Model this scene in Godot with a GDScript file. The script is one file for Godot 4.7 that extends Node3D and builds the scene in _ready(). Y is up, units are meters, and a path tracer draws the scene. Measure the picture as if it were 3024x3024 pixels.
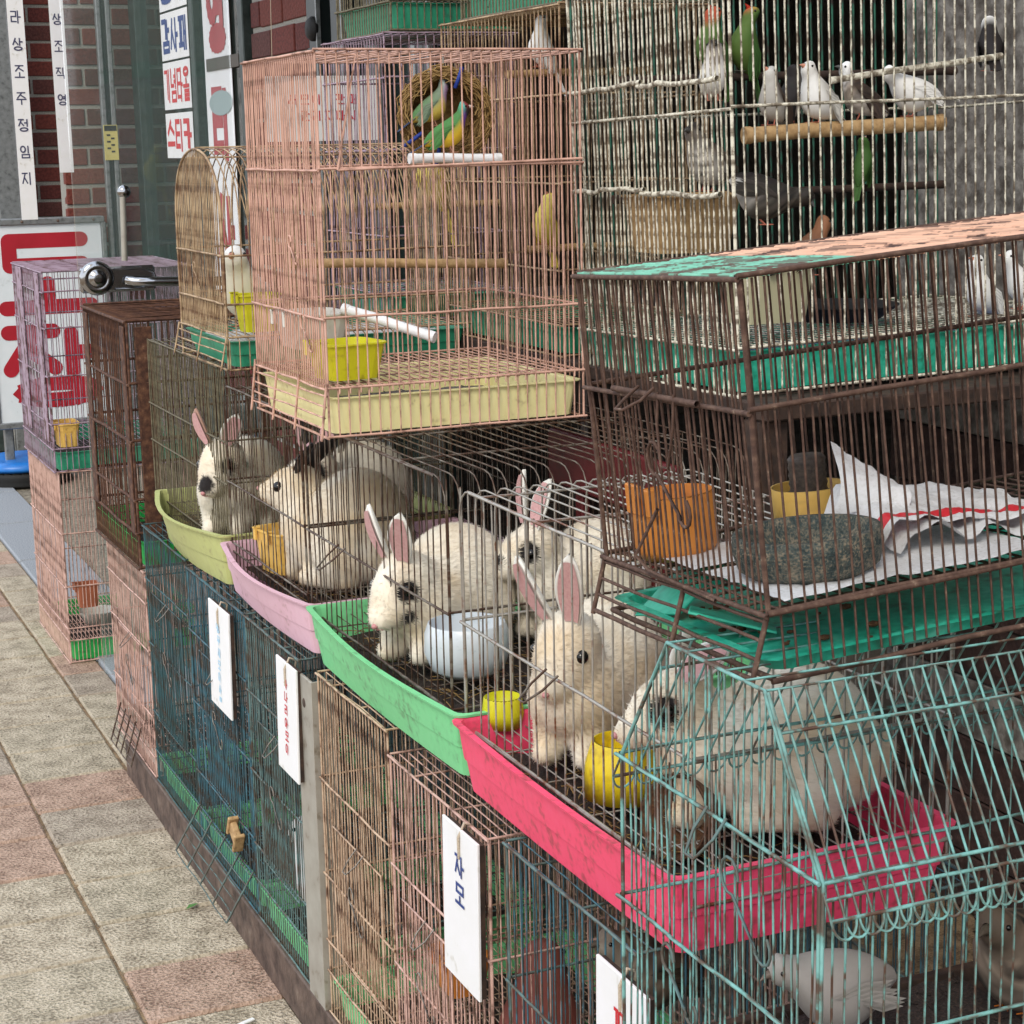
extends Node3D
# Pet-shop cages stacked along a pavement. Units are metres, the row runs along -Z, its front faces -X.

const UPV := Vector3.UP
var rng := RandomNumberGenerator.new()
var M := {}
var used := {}

# ---------------------------------------------------------------- mesh builder
class MB:
	var v := PackedVector3Array()
	var n := PackedVector3Array()
	var c := PackedColorArray()
	var col := Color(1, 1, 1)
	func tri(a: Vector3, b: Vector3, d: Vector3, na: Vector3, nb: Vector3, nd: Vector3):
		if (d - a).cross(b - a).dot(na + nb + nd) < 0.0:
			var sw := b
			b = d; d = sw
			sw = nb; nb = nd; nd = sw
		v.push_back(a); v.push_back(b); v.push_back(d)
		n.push_back(na); n.push_back(nb); n.push_back(nd)
		c.push_back(col); c.push_back(col); c.push_back(col)
	func tric(a: Vector3, b: Vector3, d: Vector3, nn: Vector3, ca: Color, cb: Color, cd: Color):
		if (d - a).cross(b - a).dot(nn) < 0.0:
			var sw := b
			b = d; d = sw
			var sc := cb
			cb = cd; cd = sc
		v.push_back(a); v.push_back(b); v.push_back(d)
		n.push_back(nn); n.push_back(nn); n.push_back(nn)
		c.push_back(ca); c.push_back(cb); c.push_back(cd)
	func ftri(a: Vector3, b: Vector3, d: Vector3):
		var f := (d - a).cross(b - a).normalized()
		tri(a, b, d, f, f, f)
	func quad(a: Vector3, b: Vector3, d: Vector3, e: Vector3):
		ftri(a, b, d); ftri(a, d, e)
	func nquad(a: Vector3, b: Vector3, d: Vector3, e: Vector3, na: Vector3, nb: Vector3, nd: Vector3, ne: Vector3):
		tri(a, b, d, na, nb, nd); tri(a, d, e, na, nd, ne)
	func tube(pts: Array, r: float, k := 5, r2 := -1.0, caps := false):
		var m := pts.size()
		if r2 < 0.0: r2 = r
		var prev := []
		var prevn := []
		var ref := Vector3.ZERO
		for i in m:
			var t: Vector3
			if i == 0: t = pts[1] - pts[0]
			elif i == m - 1: t = pts[i] - pts[i - 1]
			else: t = (pts[i + 1] - pts[i]).normalized() + (pts[i] - pts[i - 1]).normalized()
			t = t.normalized()
			if i == 0:
				ref = Vector3(0.31, 0.2, 0.93) if absf(t.y) > 0.8 else Vector3.UP
			var s := t.cross(ref).normalized()
			var u := s.cross(t).normalized()
			ref = u
			var rr: float = lerpf(r, r2, float(i) / (m - 1))
			var ring := []
			var rn := []
			for j in k:
				var a := TAU * j / k
				var d := s * cos(a) + u * sin(a)
				rn.push_back(d); ring.push_back(pts[i] + d * rr)
			if i > 0:
				for j in k:
					var q := (j + 1) % k
					nquad(prev[j], prev[q], ring[q], ring[j], prevn[j], prevn[q], rn[q], rn[j])
			if caps and (i == 0 or i == m - 1):
				for j in k:
					var q := (j + 1) % k
					ftri(pts[i], ring[j], ring[q])
			prev = ring; prevn = rn
	func box(p: Vector3, s: Vector3, b := 0.0):
		bbox(Transform3D(Basis.IDENTITY, p), s, b)
	func bbox(x: Transform3D, s: Vector3, b := 0.0):
		var h := s * 0.5
		var ax := [Vector3.RIGHT, Vector3.UP, Vector3.BACK]
		for i in 3:
			for sg in [-1.0, 1.0]:
				var nn: Vector3 = ax[i] * sg
				var ua: Vector3 = ax[(i + 1) % 3]
				var va: Vector3 = ax[(i + 2) % 3]
				var hu: float = h[(i + 1) % 3] - b
				var hv: float = h[(i + 2) % 3] - b
				var o: Vector3 = nn * h[i]
				var wn := x.basis * nn
				var q := [x * (o - ua * hu - va * hv), x * (o + ua * hu - va * hv), x * (o + ua * hu + va * hv), x * (o - ua * hu + va * hv)]
				nquad(q[0], q[1], q[2], q[3], wn, wn, wn, wn)
		if b > 0.0:
			for i in 3:
				var j := (i + 1) % 3
				var k := (i + 2) % 3
				for sj in [-1.0, 1.0]:
					for sk in [-1.0, 1.0]:
						var e: Vector3 = ax[i] * (h[i] - b)
						var p1: Vector3 = ax[j] * sj * h[j] + ax[k] * sk * (h[k] - b)
						var p2: Vector3 = ax[j] * sj * (h[j] - b) + ax[k] * sk * h[k]
						var nn: Vector3 = (x.basis * (ax[j] * sj + ax[k] * sk)).normalized()
						nquad(x * (p1 - e), x * (p2 - e), x * (p2 + e), x * (p1 + e), nn, nn, nn, nn)
			for sx in [-1.0, 1.0]:
				for sy in [-1.0, 1.0]:
					for sz in [-1.0, 1.0]:
						var g := Vector3(sx, sy, sz)
						var a := Vector3(sx * h.x, sy * (h.y - b), sz * (h.z - b))
						var bb := Vector3(sx * (h.x - b), sy * h.y, sz * (h.z - b))
						var d := Vector3(sx * (h.x - b), sy * (h.y - b), sz * h.z)
						var nn := (x.basis * g).normalized()
						tri(x * a, x * bb, x * d, nn, nn, nn)
	# lathe round local Y: prof = [Vector2(radius, y) ...]
	func lathe(x: Transform3D, prof: Array, k := 20):
		var m := prof.size()
		var nr := []
		for i in m:
			var d: Vector2 = prof[mini(i + 1, m - 1)] - prof[maxi(i - 1, 0)]
			nr.push_back(Vector2(d.y, -d.x).normalized())
		for i in m - 1:
			for j in k:
				var a0 := TAU * j / k
				var a1 := TAU * (j + 1) / k
				var P := []
				var N := []
				for w in [[i, a0], [i, a1], [i + 1, a1], [i + 1, a0]]:
					var pr: Vector2 = prof[w[0]]
					var pn: Vector2 = nr[w[0]]
					var cs := cos(w[1])
					var sn := sin(w[1])
					P.push_back(x * Vector3(pr.x * cs, pr.y, pr.x * sn))
					N.push_back((x.basis * Vector3(pn.x * cs, pn.y, pn.x * sn)).normalized())
				nquad(P[0], P[1], P[2], P[3], N[0], N[1], N[2], N[3])
	func ball(p: Vector3, r: Vector3, k := 12):
		var h := k / 2
		for i in h:
			for j in k:
				var P := []
				var N := []
				for w in [[i, j], [i, j + 1], [i + 1, j + 1], [i + 1, j]]:
					var th: float = PI * w[0] / h
					var ph: float = TAU * w[1] / k
					var d := Vector3(sin(th) * cos(ph), cos(th), sin(th) * sin(ph))
					P.push_back(p + d * r); N.push_back((d / r).normalized())
				nquad(P[0], P[1], P[2], P[3], N[0], N[1], N[2], N[3])
	# loft closed rings (arrays of Vector3), flat-ish normals from neighbours
	func loft(rings: Array, smooth := true, colors := []):
		var m := rings.size()
		var k: int = rings[0].size()
		var nn := []
		for i in m:
			var row := []
			for j in k:
				var du: Vector3 = rings[i][(j + 1) % k] - rings[i][(j + k - 1) % k]
				var dv: Vector3 = rings[mini(i + 1, m - 1)][j] - rings[maxi(i - 1, 0)][j]
				row.push_back(dv.cross(du).normalized())
			nn.push_back(row)
		for i in m - 1:
			for j in k:
				var q := (j + 1) % k
				if smooth:
					if colors.size() > 0:
						var ids := [[i, j], [i, q], [i + 1, q], [i, j], [i + 1, q], [i + 1, j]]
						for w in ids:
							v.push_back(rings[w[0]][w[1]]); n.push_back(nn[w[0]][w[1]]); c.push_back(colors[w[0]][w[1]])
					else:
						nquad(rings[i][j], rings[i][q], rings[i + 1][q], rings[i + 1][j], nn[i][j], nn[i][q], nn[i + 1][q], nn[i + 1][j])
				else:
					quad(rings[i][j], rings[i][q], rings[i + 1][q], rings[i + 1][j])
	# a smooth sheet over a grid of points
	func sheet(g: Array):
		var na := g.size()
		var nb: int = g[0].size()
		var nn := []
		for a in na:
			var row := []
			for b in nb:
				var du: Vector3 = g[mini(a + 1, na - 1)][b] - g[maxi(a - 1, 0)][b]
				var dv: Vector3 = g[a][mini(b + 1, nb - 1)] - g[a][maxi(b - 1, 0)]
				row.push_back(du.cross(dv).normalized())
			nn.push_back(row)
		for a in na - 1:
			for b in nb - 1:
				nquad(g[a][b], g[a + 1][b], g[a + 1][b + 1], g[a][b + 1], nn[a][b], nn[a + 1][b], nn[a + 1][b + 1], nn[a][b + 1])
	func mesh() -> ArrayMesh:
		var a := []
		a.resize(Mesh.ARRAY_MAX)
		a[Mesh.ARRAY_VERTEX] = v
		a[Mesh.ARRAY_NORMAL] = n
		a[Mesh.ARRAY_COLOR] = c
		var m := ArrayMesh.new()
		m.add_surface_from_arrays(Mesh.PRIMITIVE_TRIANGLES, a)
		return m

# ---------------------------------------------------------------- scene helpers
func numbered(called: String) -> String:
	if not used.has(called):
		used[called] = 0
		return called
	used[called] += 1
	return "%s_%03d" % [called, used[called]]

func thing(called: String, label: String, category: String, at := Vector3.ZERO, rot := Vector3.ZERO, group := "") -> Node3D:
	var o := Node3D.new()
	o.name = numbered(called)
	add_child(o)
	o.position = at
	o.rotation_degrees = rot
	o.set_meta("label", label)
	o.set_meta("category", category)
	if group != "": o.set_meta("group", group)
	return o

func structure(called: String) -> Node3D:
	var o := Node3D.new()
	o.name = numbered(called)
	add_child(o)
	o.set_meta("kind", "structure")
	return o

func obj(called: String, mb: MB, m: Material, parent: Node) -> MeshInstance3D:
	var o := MeshInstance3D.new()
	o.name = called
	o.mesh = mb.mesh()
	o.material_override = m
	parent.add_child(o, true)
	return o

func inst(called: String, ms: Mesh, m: Material, parent: Node, at: Vector3, rot := Vector3.ZERO) -> MeshInstance3D:
	var o := MeshInstance3D.new()
	o.name = called
	o.mesh = ms
	o.material_override = m
	parent.add_child(o, true)
	o.position = at
	o.rotation_degrees = rot
	return o

func pal(cols: Array, offs: Array) -> Gradient:
	var g := Gradient.new()
	g.offsets = PackedFloat32Array(offs)
	g.colors = PackedColorArray(cols)
	return g

func nmat(cols: Array, offs: Array, freq: float, scale: float, rough := 0.8, metal := 0.0, bump := 0.0, world := false, sd := 1, size := 512) -> StandardMaterial3D:
	var f := FastNoiseLite.new()
	f.noise_type = FastNoiseLite.TYPE_SIMPLEX_SMOOTH
	f.frequency = freq
	f.fractal_octaves = 5
	f.fractal_gain = 0.6
	f.seed = sd
	var t := NoiseTexture2D.new()
	t.width = size; t.height = size
	t.seamless = true
	t.noise = f
	t.color_ramp = pal(cols, offs)
	var m := StandardMaterial3D.new()
	m.albedo_texture = t
	m.roughness = rough
	m.metallic = metal
	m.uv1_triplanar = true
	m.uv1_world_triplanar = world
	m.uv1_scale = Vector3.ONE * scale
	if bump > 0.0:
		var b := NoiseTexture2D.new()
		b.width = size; b.height = size
		b.seamless = true
		b.noise = f
		b.as_normal_map = true
		b.bump_strength = bump
		m.normal_enabled = true
		m.normal_texture = b
	return m

# fine speckle over broad blotches, both computed; ramp read at their weighted sum
func gritty(cols: Array, offs: Array, fine: float, broad: float, mixw: float, scale: float, rough: float, bump: float, sd: int, size := 512) -> StandardMaterial3D:
	var fa := FastNoiseLite.new()
	fa.frequency = fine
	fa.seed = sd
	fa.fractal_octaves = 3
	fa.fractal_gain = .7
	var fb := FastNoiseLite.new()
	fb.frequency = broad
	fb.seed = sd + 100
	fb.fractal_octaves = 4
	var ia := fa.get_seamless_image(size, size)
	var ib := fb.get_seamless_image(size, size)
	ia.convert(Image.FORMAT_L8)
	ib.convert(Image.FORMAT_L8)
	var da := ia.get_data()
	var db := ib.get_data()
	var g := pal(cols, offs)
	var lut := []
	for i in 256:
		var c := g.sample(i / 255.0)
		lut.push_back([int(c.r * 255), int(c.g * 255), int(c.b * 255)])
	var out := PackedByteArray()
	out.resize(size * size * 3)
	for i in size * size:
		var e: Array = lut[clampi(int(da[i] * (1.0 - mixw) + db[i] * mixw), 0, 255)]
		out[i * 3] = e[0]; out[i * 3 + 1] = e[1]; out[i * 3 + 2] = e[2]
	var m := StandardMaterial3D.new()
	m.albedo_texture = ImageTexture.create_from_image(Image.create_from_data(size, size, false, Image.FORMAT_RGB8, out))
	m.roughness = rough
	m.uv1_triplanar = true
	m.uv1_world_triplanar = true
	m.uv1_scale = Vector3.ONE * scale
	if bump > 0.0:
		var h := ia.duplicate()
		h.convert(Image.FORMAT_RGBA8)
		h.bump_map_to_normal_map(bump)
		m.normal_enabled = true
		m.normal_texture = ImageTexture.create_from_image(h)
	return m

func plain(c: Color, rough := 0.6, metal := 0.0) -> StandardMaterial3D:
	var m := StandardMaterial3D.new()
	m.albedo_color = c
	m.roughness = rough
	m.metallic = metal
	return m

func vmat(rough := 0.9) -> StandardMaterial3D:
	var m := StandardMaterial3D.new()
	m.vertex_color_use_as_albedo = true
	m.roughness = rough
	return m

func painted(a: Color, b: Color, rust: Color, amount := 0.4, sd := 1) -> StandardMaterial3D:
	# enamel with rust and grime showing where it has flaked
	return nmat([rust.darkened(.15), rust, rust.lerp(b, .45), b, a, a.lightened(.05)], [0.0, amount - .10, amount, amount + .08, .68, 1.0], 0.014, 4.0, 0.68, 0.0, 0.0, false, sd)

func j(a: float) -> float:
	return rng.randf_range(-a, a)

# ---------------------------------------------------------------- Hangul lettering built of strokes
const CHO := "ㄱㄲㄴㄷㄸㄹㅁㅂㅃㅅㅆㅇㅈㅉㅊㅋㅌㅍㅎ"
const JUNG := "ㅏㅐㅑㅒㅓㅔㅕㅖㅗㅘㅙㅚㅛㅜㅝㅞㅟㅠㅡㅢㅣ"
const JONG := " ㄱㄲㄳㄴㄵㄶㄷㄹㄺㄻㄼㄽㄾㄿㅀㅁㅂㅄㅅㅆㅇㅈㅊㅋㅌㅍㅎ"
var JAMO := {
	"ㄱ": [[[0, 1], [1, 1], [1, 0]]], "ㄴ": [[[0, 1], [0, 0], [1, 0]]], "ㄷ": [[[1, 1], [0, 1], [0, 0], [1, 0]]],
	"ㄹ": [[[0, 1], [1, 1], [1, .5], [0, .5], [0, 0], [1, 0]]], "ㅁ": [[[0, 0], [0, 1], [1, 1], [1, 0], [0, 0]]],
	"ㅂ": [[[0, 1], [0, 0], [1, 0], [1, 1]], [[0, .5], [1, .5]]], "ㅅ": [[[.5, 1], [0, 0]], [[.4, .62], [1, 0]]],
	"ㅇ": [], "ㅈ": [[[0, 1], [1, 1]], [[.6, 1], [0, 0]], [[.42, .55], [1, 0]]], "ㅊ": [[[0, .8], [1, .8]], [[.5, 1.1], [.5, .8], [0, 0]], [[.42, .45], [1, 0]]],
	"ㅋ": [[[0, 1], [1, 1], [1, 0]], [[0, .5], [1, .5]]], "ㅌ": [[[1, 1], [0, 1], [0, 0], [1, 0]], [[0, .5], [1, .5]]],
	"ㅍ": [[[0, 1], [1, 1]], [[0, 0], [1, 0]], [[.3, 1], [.3, 0]], [[.7, 1], [.7, 0]]],
	"ㅏ": [[[.2, 1], [.2, 0]], [[.2, .5], [1, .5]]], "ㅐ": [[[.1, 1], [.1, 0]], [[.1, .5], [.9, .5]], [[.9, 1], [.9, 0]]],
	"ㅓ": [[[.8, 1], [.8, 0]], [[0, .5], [.8, .5]]], "ㅕ": [[[.8, 1], [.8, 0]], [[0, .65], [.8, .65]], [[0, .35], [.8, .35]]],
	"ㅣ": [[[.5, 1], [.5, 0]]], "ㅗ": [[[0, 0], [1, 0]], [[.5, 0], [.5, .9]]], "ㅜ": [[[0, 1], [1, 1]], [[.5, 1], [.5, 0]]],
	"ㅡ": [[[0, .5], [1, .5]]], "ㅑ": [[[.2, 1], [.2, 0]], [[.2, .65], [1, .65]], [[.2, .35], [1, .35]]]}
var lift := 0.0

func stroke(mb: MB, o: Vector3, r: Vector3, u: Vector3, nrm: Vector3, a: Vector2, b: Vector2, th: float, rnd: bool):
	lift += 0.00006
	var p := o + r * a.x + u * a.y + nrm * lift
	var q := o + r * b.x + u * b.y + nrm * lift
	var d := (q - p).normalized()
	var s := d.cross(nrm).normalized() * th * 0.5
	if not rnd:
		p -= d * th * 0.5; q += d * th * 0.5
	mb.nquad(p - s, p + s, q + s, q - s, nrm, nrm, nrm, nrm)
	if rnd:
		for e in [[p, -1.0], [q, 1.0]]:
			for i in 8:
				var a0 := PI * i / 8.0 - PI / 2
				var a1 := PI * (i + 1) / 8.0 - PI / 2
				var c0: Vector3 = e[0]
				mb.tri(c0, c0 + d * e[1] * cos(a0) * th * .5 + s * sin(a0), c0 + d * e[1] * cos(a1) * th * .5 + s * sin(a1), nrm, nrm, nrm)

func jamo(mb: MB, k: String, o: Vector3, r: Vector3, u: Vector3, nrm: Vector3, x0: float, y0: float, x1: float, y1: float, th: float, rnd: bool):
	if k == "ㅇ":
		for i in 14:
			var p := []
			for a in [TAU * i / 14.0, TAU * (i + 1) / 14.0]:
				p.push_back(Vector2(lerpf(x0, x1, .5 + .5 * cos(a)), lerpf(y0, y1, .5 + .5 * sin(a))))
			stroke(mb, o, r, u, nrm, p[0], p[1], th, false)
		return
	if not JAMO.has(k): return
	for line in JAMO[k]:
		for i in line.size() - 1:
			var a := Vector2(lerpf(x0, x1, line[i][0]), lerpf(y0, y1, line[i][1]))
			var b := Vector2(lerpf(x0, x1, line[i + 1][0]), lerpf(y0, y1, line[i + 1][1]))
			stroke(mb, o, r, u, nrm, a, b, th, rnd)

# o = lower left corner of the syllable box w x h
func syllable(mb: MB, ch: String, o: Vector3, r: Vector3, u: Vector3, nrm: Vector3, w: float, h: float, th: float, rnd := false):
	var code := ch.unicode_at(0) - 0xAC00
	if code < 0: return
	var cho := CHO[code / 588]
	var ju := JUNG[(code % 588) / 28]
	var jo := JONG[code % 28]
	var m := th * 0.5
	var yb := m
	if jo != " ":
		jamo(mb, jo, o, r, u, nrm, w * .18, m, w * .9, h * .30, th, rnd)
		yb = h * .44
	if "ㅗㅛㅜㅠㅡ".contains(ju):
		var ym := lerpf(yb, h, .45)
		jamo(mb, cho, o, r, u, nrm, w * .14, ym + th * .6, w * .86, h - m, th, rnd)
		jamo(mb, ju, o, r, u, nrm, m, yb, w - m, ym - th * .5, th, rnd)
	else:
		jamo(mb, cho, o, r, u, nrm, m, yb + (h - yb) * .1, w * .52, h - (h - yb) * .08, th, rnd)
		jamo(mb, ju, o, r, u, nrm, w * .64, yb, w - m, h - m, th, rnd)

# ---------------------------------------------------------------- cages
func wobble(a: Vector3, b: Vector3, amp: float, k := 3) -> Array:
	var p := [a]
	for i in range(1, k):
		p.push_back(a.lerp(b, float(i) / k) + Vector3(j(amp), j(amp), j(amp)))
	p.push_back(b)
	return p

# open plastic tray: x 0..w, z 0..-l, y 0..h; the walkway side bows out by bulge
func tray_mesh(w: float, h: float, l: float, flare := 0.008, bulge := 0.0, sag := 0.0, step := .0015) -> MB:
	var mb := MB.new()
	var rings := []
	var t := 0.0022
	for s in [[flare, 0.0], [flare * .55, h * .45], [flare * .52 - step, h * .47], [0.0, h * .96], [-.004, h * .965], [-.0045, h], [t, h], [t + .001, h * .95], [flare + t, t], [w * .4, t]]:
		var d: float = s[0]
		var y: float = s[1]
		var ring := []
		var cr := 0.012
		var corners := [[w - d - cr, -d - cr, 0.0], [d + cr, -d - cr, 90.0], [d + cr, -l + d + cr, 180.0], [w - d - cr, -l + d + cr, 270.0]]
		if d >= w * .4:
			corners = [[w * .6, -l * .4, 0.0], [w * .4, -l * .4, 90.0], [w * .4, -l * .6, 180.0], [w * .6, -l * .6, 270.0]]
			cr = 0.001
		for q in 4:
			for i in 4:
				var a: float = deg_to_rad(corners[q][2] + 30.0 * i)
				ring.push_back(Vector3(corners[q][0] + cos(a) * cr, y, corners[q][1] + sin(a) * cr))
			if q == 1:
				for i in range(1, 12):
					var f := i / 12.0
					var zz: float = lerpf(corners[1][1], corners[2][1], f)
					var k := sin(PI * f)
					ring.push_back(Vector3(corners[1][0] - cr - bulge * k * (0.4 + 0.6 * y / h), y - sag * k * (y / h), zz))
		rings.push_back(ring)
	mb.loft(rings, false)
	var last: Array = rings[rings.size() - 1]
	var cen := Vector3(w * .5, t, -l * .5)
	for i in last.size():
		mb.ftri(cen, last[i], last[(i + 1) % last.size()])
	var first: Array = rings[0]
	for i in first.size():
		mb.ftri(Vector3(w * .5, 0, -l * .5), first[(i + 1) % first.size()], first[i])
	return mb

# rough litter covering a floor
func litter(w: float, l: float, amp: float, y := 0.0) -> MB:
	var mb := MB.new()
	var nx := 16
	var nz := 18
	var g := []
	for i in nx + 1:
		var row := []
		for k in nz + 1:
			row.push_back(Vector3(w * i / nx, y + absf(j(amp)), -l * k / nz))
		g.push_back(row)
	for i in nx:
		for k in nz:
			mb.quad(g[i][k], g[i + 1][k], g[i + 1][k + 1], g[i][k + 1])
	for i in 160:
		var p := Vector3(rng.randf() * w, y + amp * .6, -rng.randf() * l)
		var a := rng.randf() * TAU
		var d := Vector3(cos(a), j(.3), sin(a)) * rng.randf_range(.006, .02)
		mb.tube([p, p + d], .0007, 3)
	return mb

func hook(mb: MB, p: Vector3, out: Vector3, drop: float, r := .0011):
	# U-shaped latch wire hanging on a bar and standing off it
	var s := Vector3(0, 0, .012)
	mb.tube([p + s + Vector3(0, .004, 0), p + s * 1.0 + out * .5 - UPV * drop * .4, p + s * .45 + out - UPV * drop, p - s * .45 + out - UPV * drop, p - s + out * .5 - UPV * drop * .4, p - s + Vector3(0, .004, 0)], r, 5)

func scroll(mb: MB, p: Vector3, s: float, r := .001, ax := Vector3(0, 0, 1)):
	# the curled wire of a door latch on the walkway side
	var a := []
	for i in 9:
		var t := i / 8.0 * TAU * .8
		a.push_back(p + ax * (cos(t) * s * .3 - s * .5) + UPV * (sin(t) * s * .35 + s * .6))
	a.push_back(p + ax * s * .45 - UPV * s * .5)
	for i in 8:
		var t := i / 8.0 * TAU * .75 + PI
		a.push_back(p + ax * (cos(t) * s * .28 + s * .62) + UPV * (sin(t) * s * .3 - s * .35))
	mb.tube(a, r, 5)

# A box cage. Origin at its near left bottom corner; x to the wall, z negative along the row.
# o: mat, r, sp, rails (heights), floor, top ("z" or "x"), wrap, tray (material), tray_h, door [z0, z1, y0, y1], skip
func cage(called: String, label: String, group: String, at: Vector3, rot: Vector3, w: float, h: float, l: float, o: Dictionary) -> Node3D:
	var t := thing(called, label, "cage", at, rot, group)
	var m: Material = o.mat
	var m2: Material = o.get("mat2", m)
	var r: float = o.get("r", .0008)
	var sp: float = o.get("sp", .0105)
	var fl: float = o.get("floor", .035)
	var wob: float = o.get("wob", .0012)
	var rails: Array = o.get("rails", [.45, .75])
	var rr: float = o.get("round", .0)
	var lo: float = o.get("lo", 0.0)
	var skip: String = o.get("skip", "")
	var nl := int(l / sp)
	var nw := int(w / o.get("spw", sp))
	if not skip.contains("L"):
		var mb := MB.new()
		for i in range(0, nl + 1):
			var z := -l * i / nl
			mb.tube(wobble(Vector3(0, lo, z), Vector3(0, h, z), wob), r, 5)
		obj("side_wires", mb, m, t)
	if o.get("wrap", false):
		var mb := MB.new()
		for i in range(0, nw + 1):
			var x := w * i / nw
			var p := [Vector3(x, lo, 0)]
			var q := j(.003)
			for k in 5:
				var a := PI / 2 * k / 4.0
				p.push_back(Vector3(x + q, h - rr + sin(a) * rr, -rr + cos(a) * rr))
			p.push_back(Vector3(x + q + j(.002), h - absf(j(.003)), -l * .5))
			for k in 5:
				var a := PI / 2 * k / 4.0
				p.push_back(Vector3(x + q, h - rr + cos(a) * rr, -l + rr - sin(a) * rr))
			p.push_back(Vector3(x, lo, -l))
			mb.tube(p, r, 5)
		obj("hoop_wires", mb, m, t)
	else:
		if not skip.contains("N"):
			var mb := MB.new()
			for i in range(1, nw + 1):
				var x := w * i / nw
				mb.tube(wobble(Vector3(x, lo, 0), Vector3(x, h, 0), wob), r, 5)
			obj("front_wires", mb, m, t)
		if not skip.contains("F"):
			var mf := MB.new()
			for i in range(0, nw + 1, 1):
				var x := w * i / nw
				mf.tube(wobble(Vector3(x, lo, -l), Vector3(x, h, -l), wob), r, 4)
			obj("back_wires", mf, m, t)
		if not skip.contains("T"):
			var mt := MB.new()
			if o.get("top", "z") == "z":
				for i in range(0, nw + 1):
					var x := w * i / nw
					mt.tube(wobble(Vector3(x, h, 0), Vector3(x, h, -l), wob), r, 5)
			else:
				for i in range(0, nl + 1):
					var z := -l * i / nl
					mt.tube(wobble(Vector3(0, h, z), Vector3(w, h, z), wob), r, 5)
			obj("top_wires", mt, m2, t)
	if not skip.contains("R"):
		var mr := MB.new()
		for i in range(1, nl):
			var z := -l * i / nl
			mr.tube(wobble(Vector3(w, lo, z), Vector3(w, h, z), wob), r, 4)
		obj("far_side_wires", mr, m, t)
	# frame rods
	var f := MB.new()
	var R: float = o.get("R", r * 1.7)
	var hs := [0.0, h]
	if fl > 0.0: hs.push_back(fl)
	for q in rails: hs.push_back(q * h)
	for y in hs:
		var e := R * .9 + r
		if y == h and rr > 0.0:
			f.tube(wobble(Vector3(-e, y - .001, -rr), Vector3(-e, y - .001, -l + rr), wob * .6, 5), R, 5)
			continue
		f.tube(wobble(Vector3(-e, y, .003), Vector3(-e, y, -l - .003), wob * .6, 5), R, 5, -1.0, true)
		f.tube(wobble(Vector3(-.003, y + R * 1.2, e), Vector3(w + .003, y + R * 1.2, e), wob * .6, 5), R, 5, -1.0, true)
		f.tube([Vector3(w + e, y, 0), Vector3(w + e, y, -l)], R, 4)
		f.tube([Vector3(0, y + R, -l - e), Vector3(w, y + R, -l - e)], R, 4)
	for cx in [0.0, w]:
		for cz in [0.0, -l]:
			f.tube(wobble(Vector3(cx, 0, cz), Vector3(cx, h - rr, cz), wob * .5), R, 5)
	for q in o.get("cross", []):
		f.tube(wobble(Vector3(0, h - R - r, -l * q), Vector3(w, h - R - r, -l * q), .001, 5), R * .9, 5)
	obj("frame", f, o.get("fmat", m), t)
	# floor grid
	if fl > 0.0 and not skip.contains("G"):
		var g := MB.new()
		for i in range(1, nw):
			var x := w * i / nw
			g.tube([Vector3(x, fl, 0), Vector3(x, fl, -l)], r * .9, 4)
		for i in range(1, 5):
			g.tube([Vector3(0, fl - r * 2, -l * i / 5.0), Vector3(w, fl - r * 2, -l * i / 5.0)], r, 4)
		obj("floor_grid", g, m, t)
	if o.has("tray"):
		var th: float = o.get("tray_h", fl * .85)
		var tr := obj("tray", tray_mesh(w - .008, th, l - .008, .005, 0, 0, 0), o.tray, t)
		tr.position = Vector3(.004, .003, -.004)
		var li := obj("litter", litter(w - .04, l - .04, .003), o.get("litter", M.dirt), t)
		li.position = Vector3(.02, .009, -.02)
	if o.has("door"):
		var d: Array = o.door
		var mb := MB.new()
		var x := -R * 2.2
		mb.tube([Vector3(x, d[2], -d[0]), Vector3(x, d[3], -d[0]), Vector3(x, d[3], -d[1]), Vector3(x, d[2], -d[1]), Vector3(x, d[2], -d[0])], R * .9, 5)
		var nd := int((d[1] - d[0]) / sp)
		for i in range(1, nd):
			var z: float = -lerpf(d[0], d[1], float(i) / nd)
			mb.tube(wobble(Vector3(x - .0008, d[2], z), Vector3(x - .0008, d[3], z), wob), r, 5)
		var dd := obj("door", mb, o.get("fmat", m), t)
		var lt := MB.new()
		scroll(lt, Vector3(x - .004, (d[2] + d[3]) * .5, -(d[0] + d[1]) * .5), .03, .0009, Vector3(0, 0, 1))
		obj("latch", lt, o.get("lmat", M.wire_steel), dd)
		lt = MB.new()
		hook(lt, Vector3(x - .001, d[3], -(d[0] * .6 + d[1] * .4)), Vector3(-.02, 0, 0), .018, .0009)
		obj("hook", lt, o.get("lmat", M.wire_steel), dd)
	return t

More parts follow.
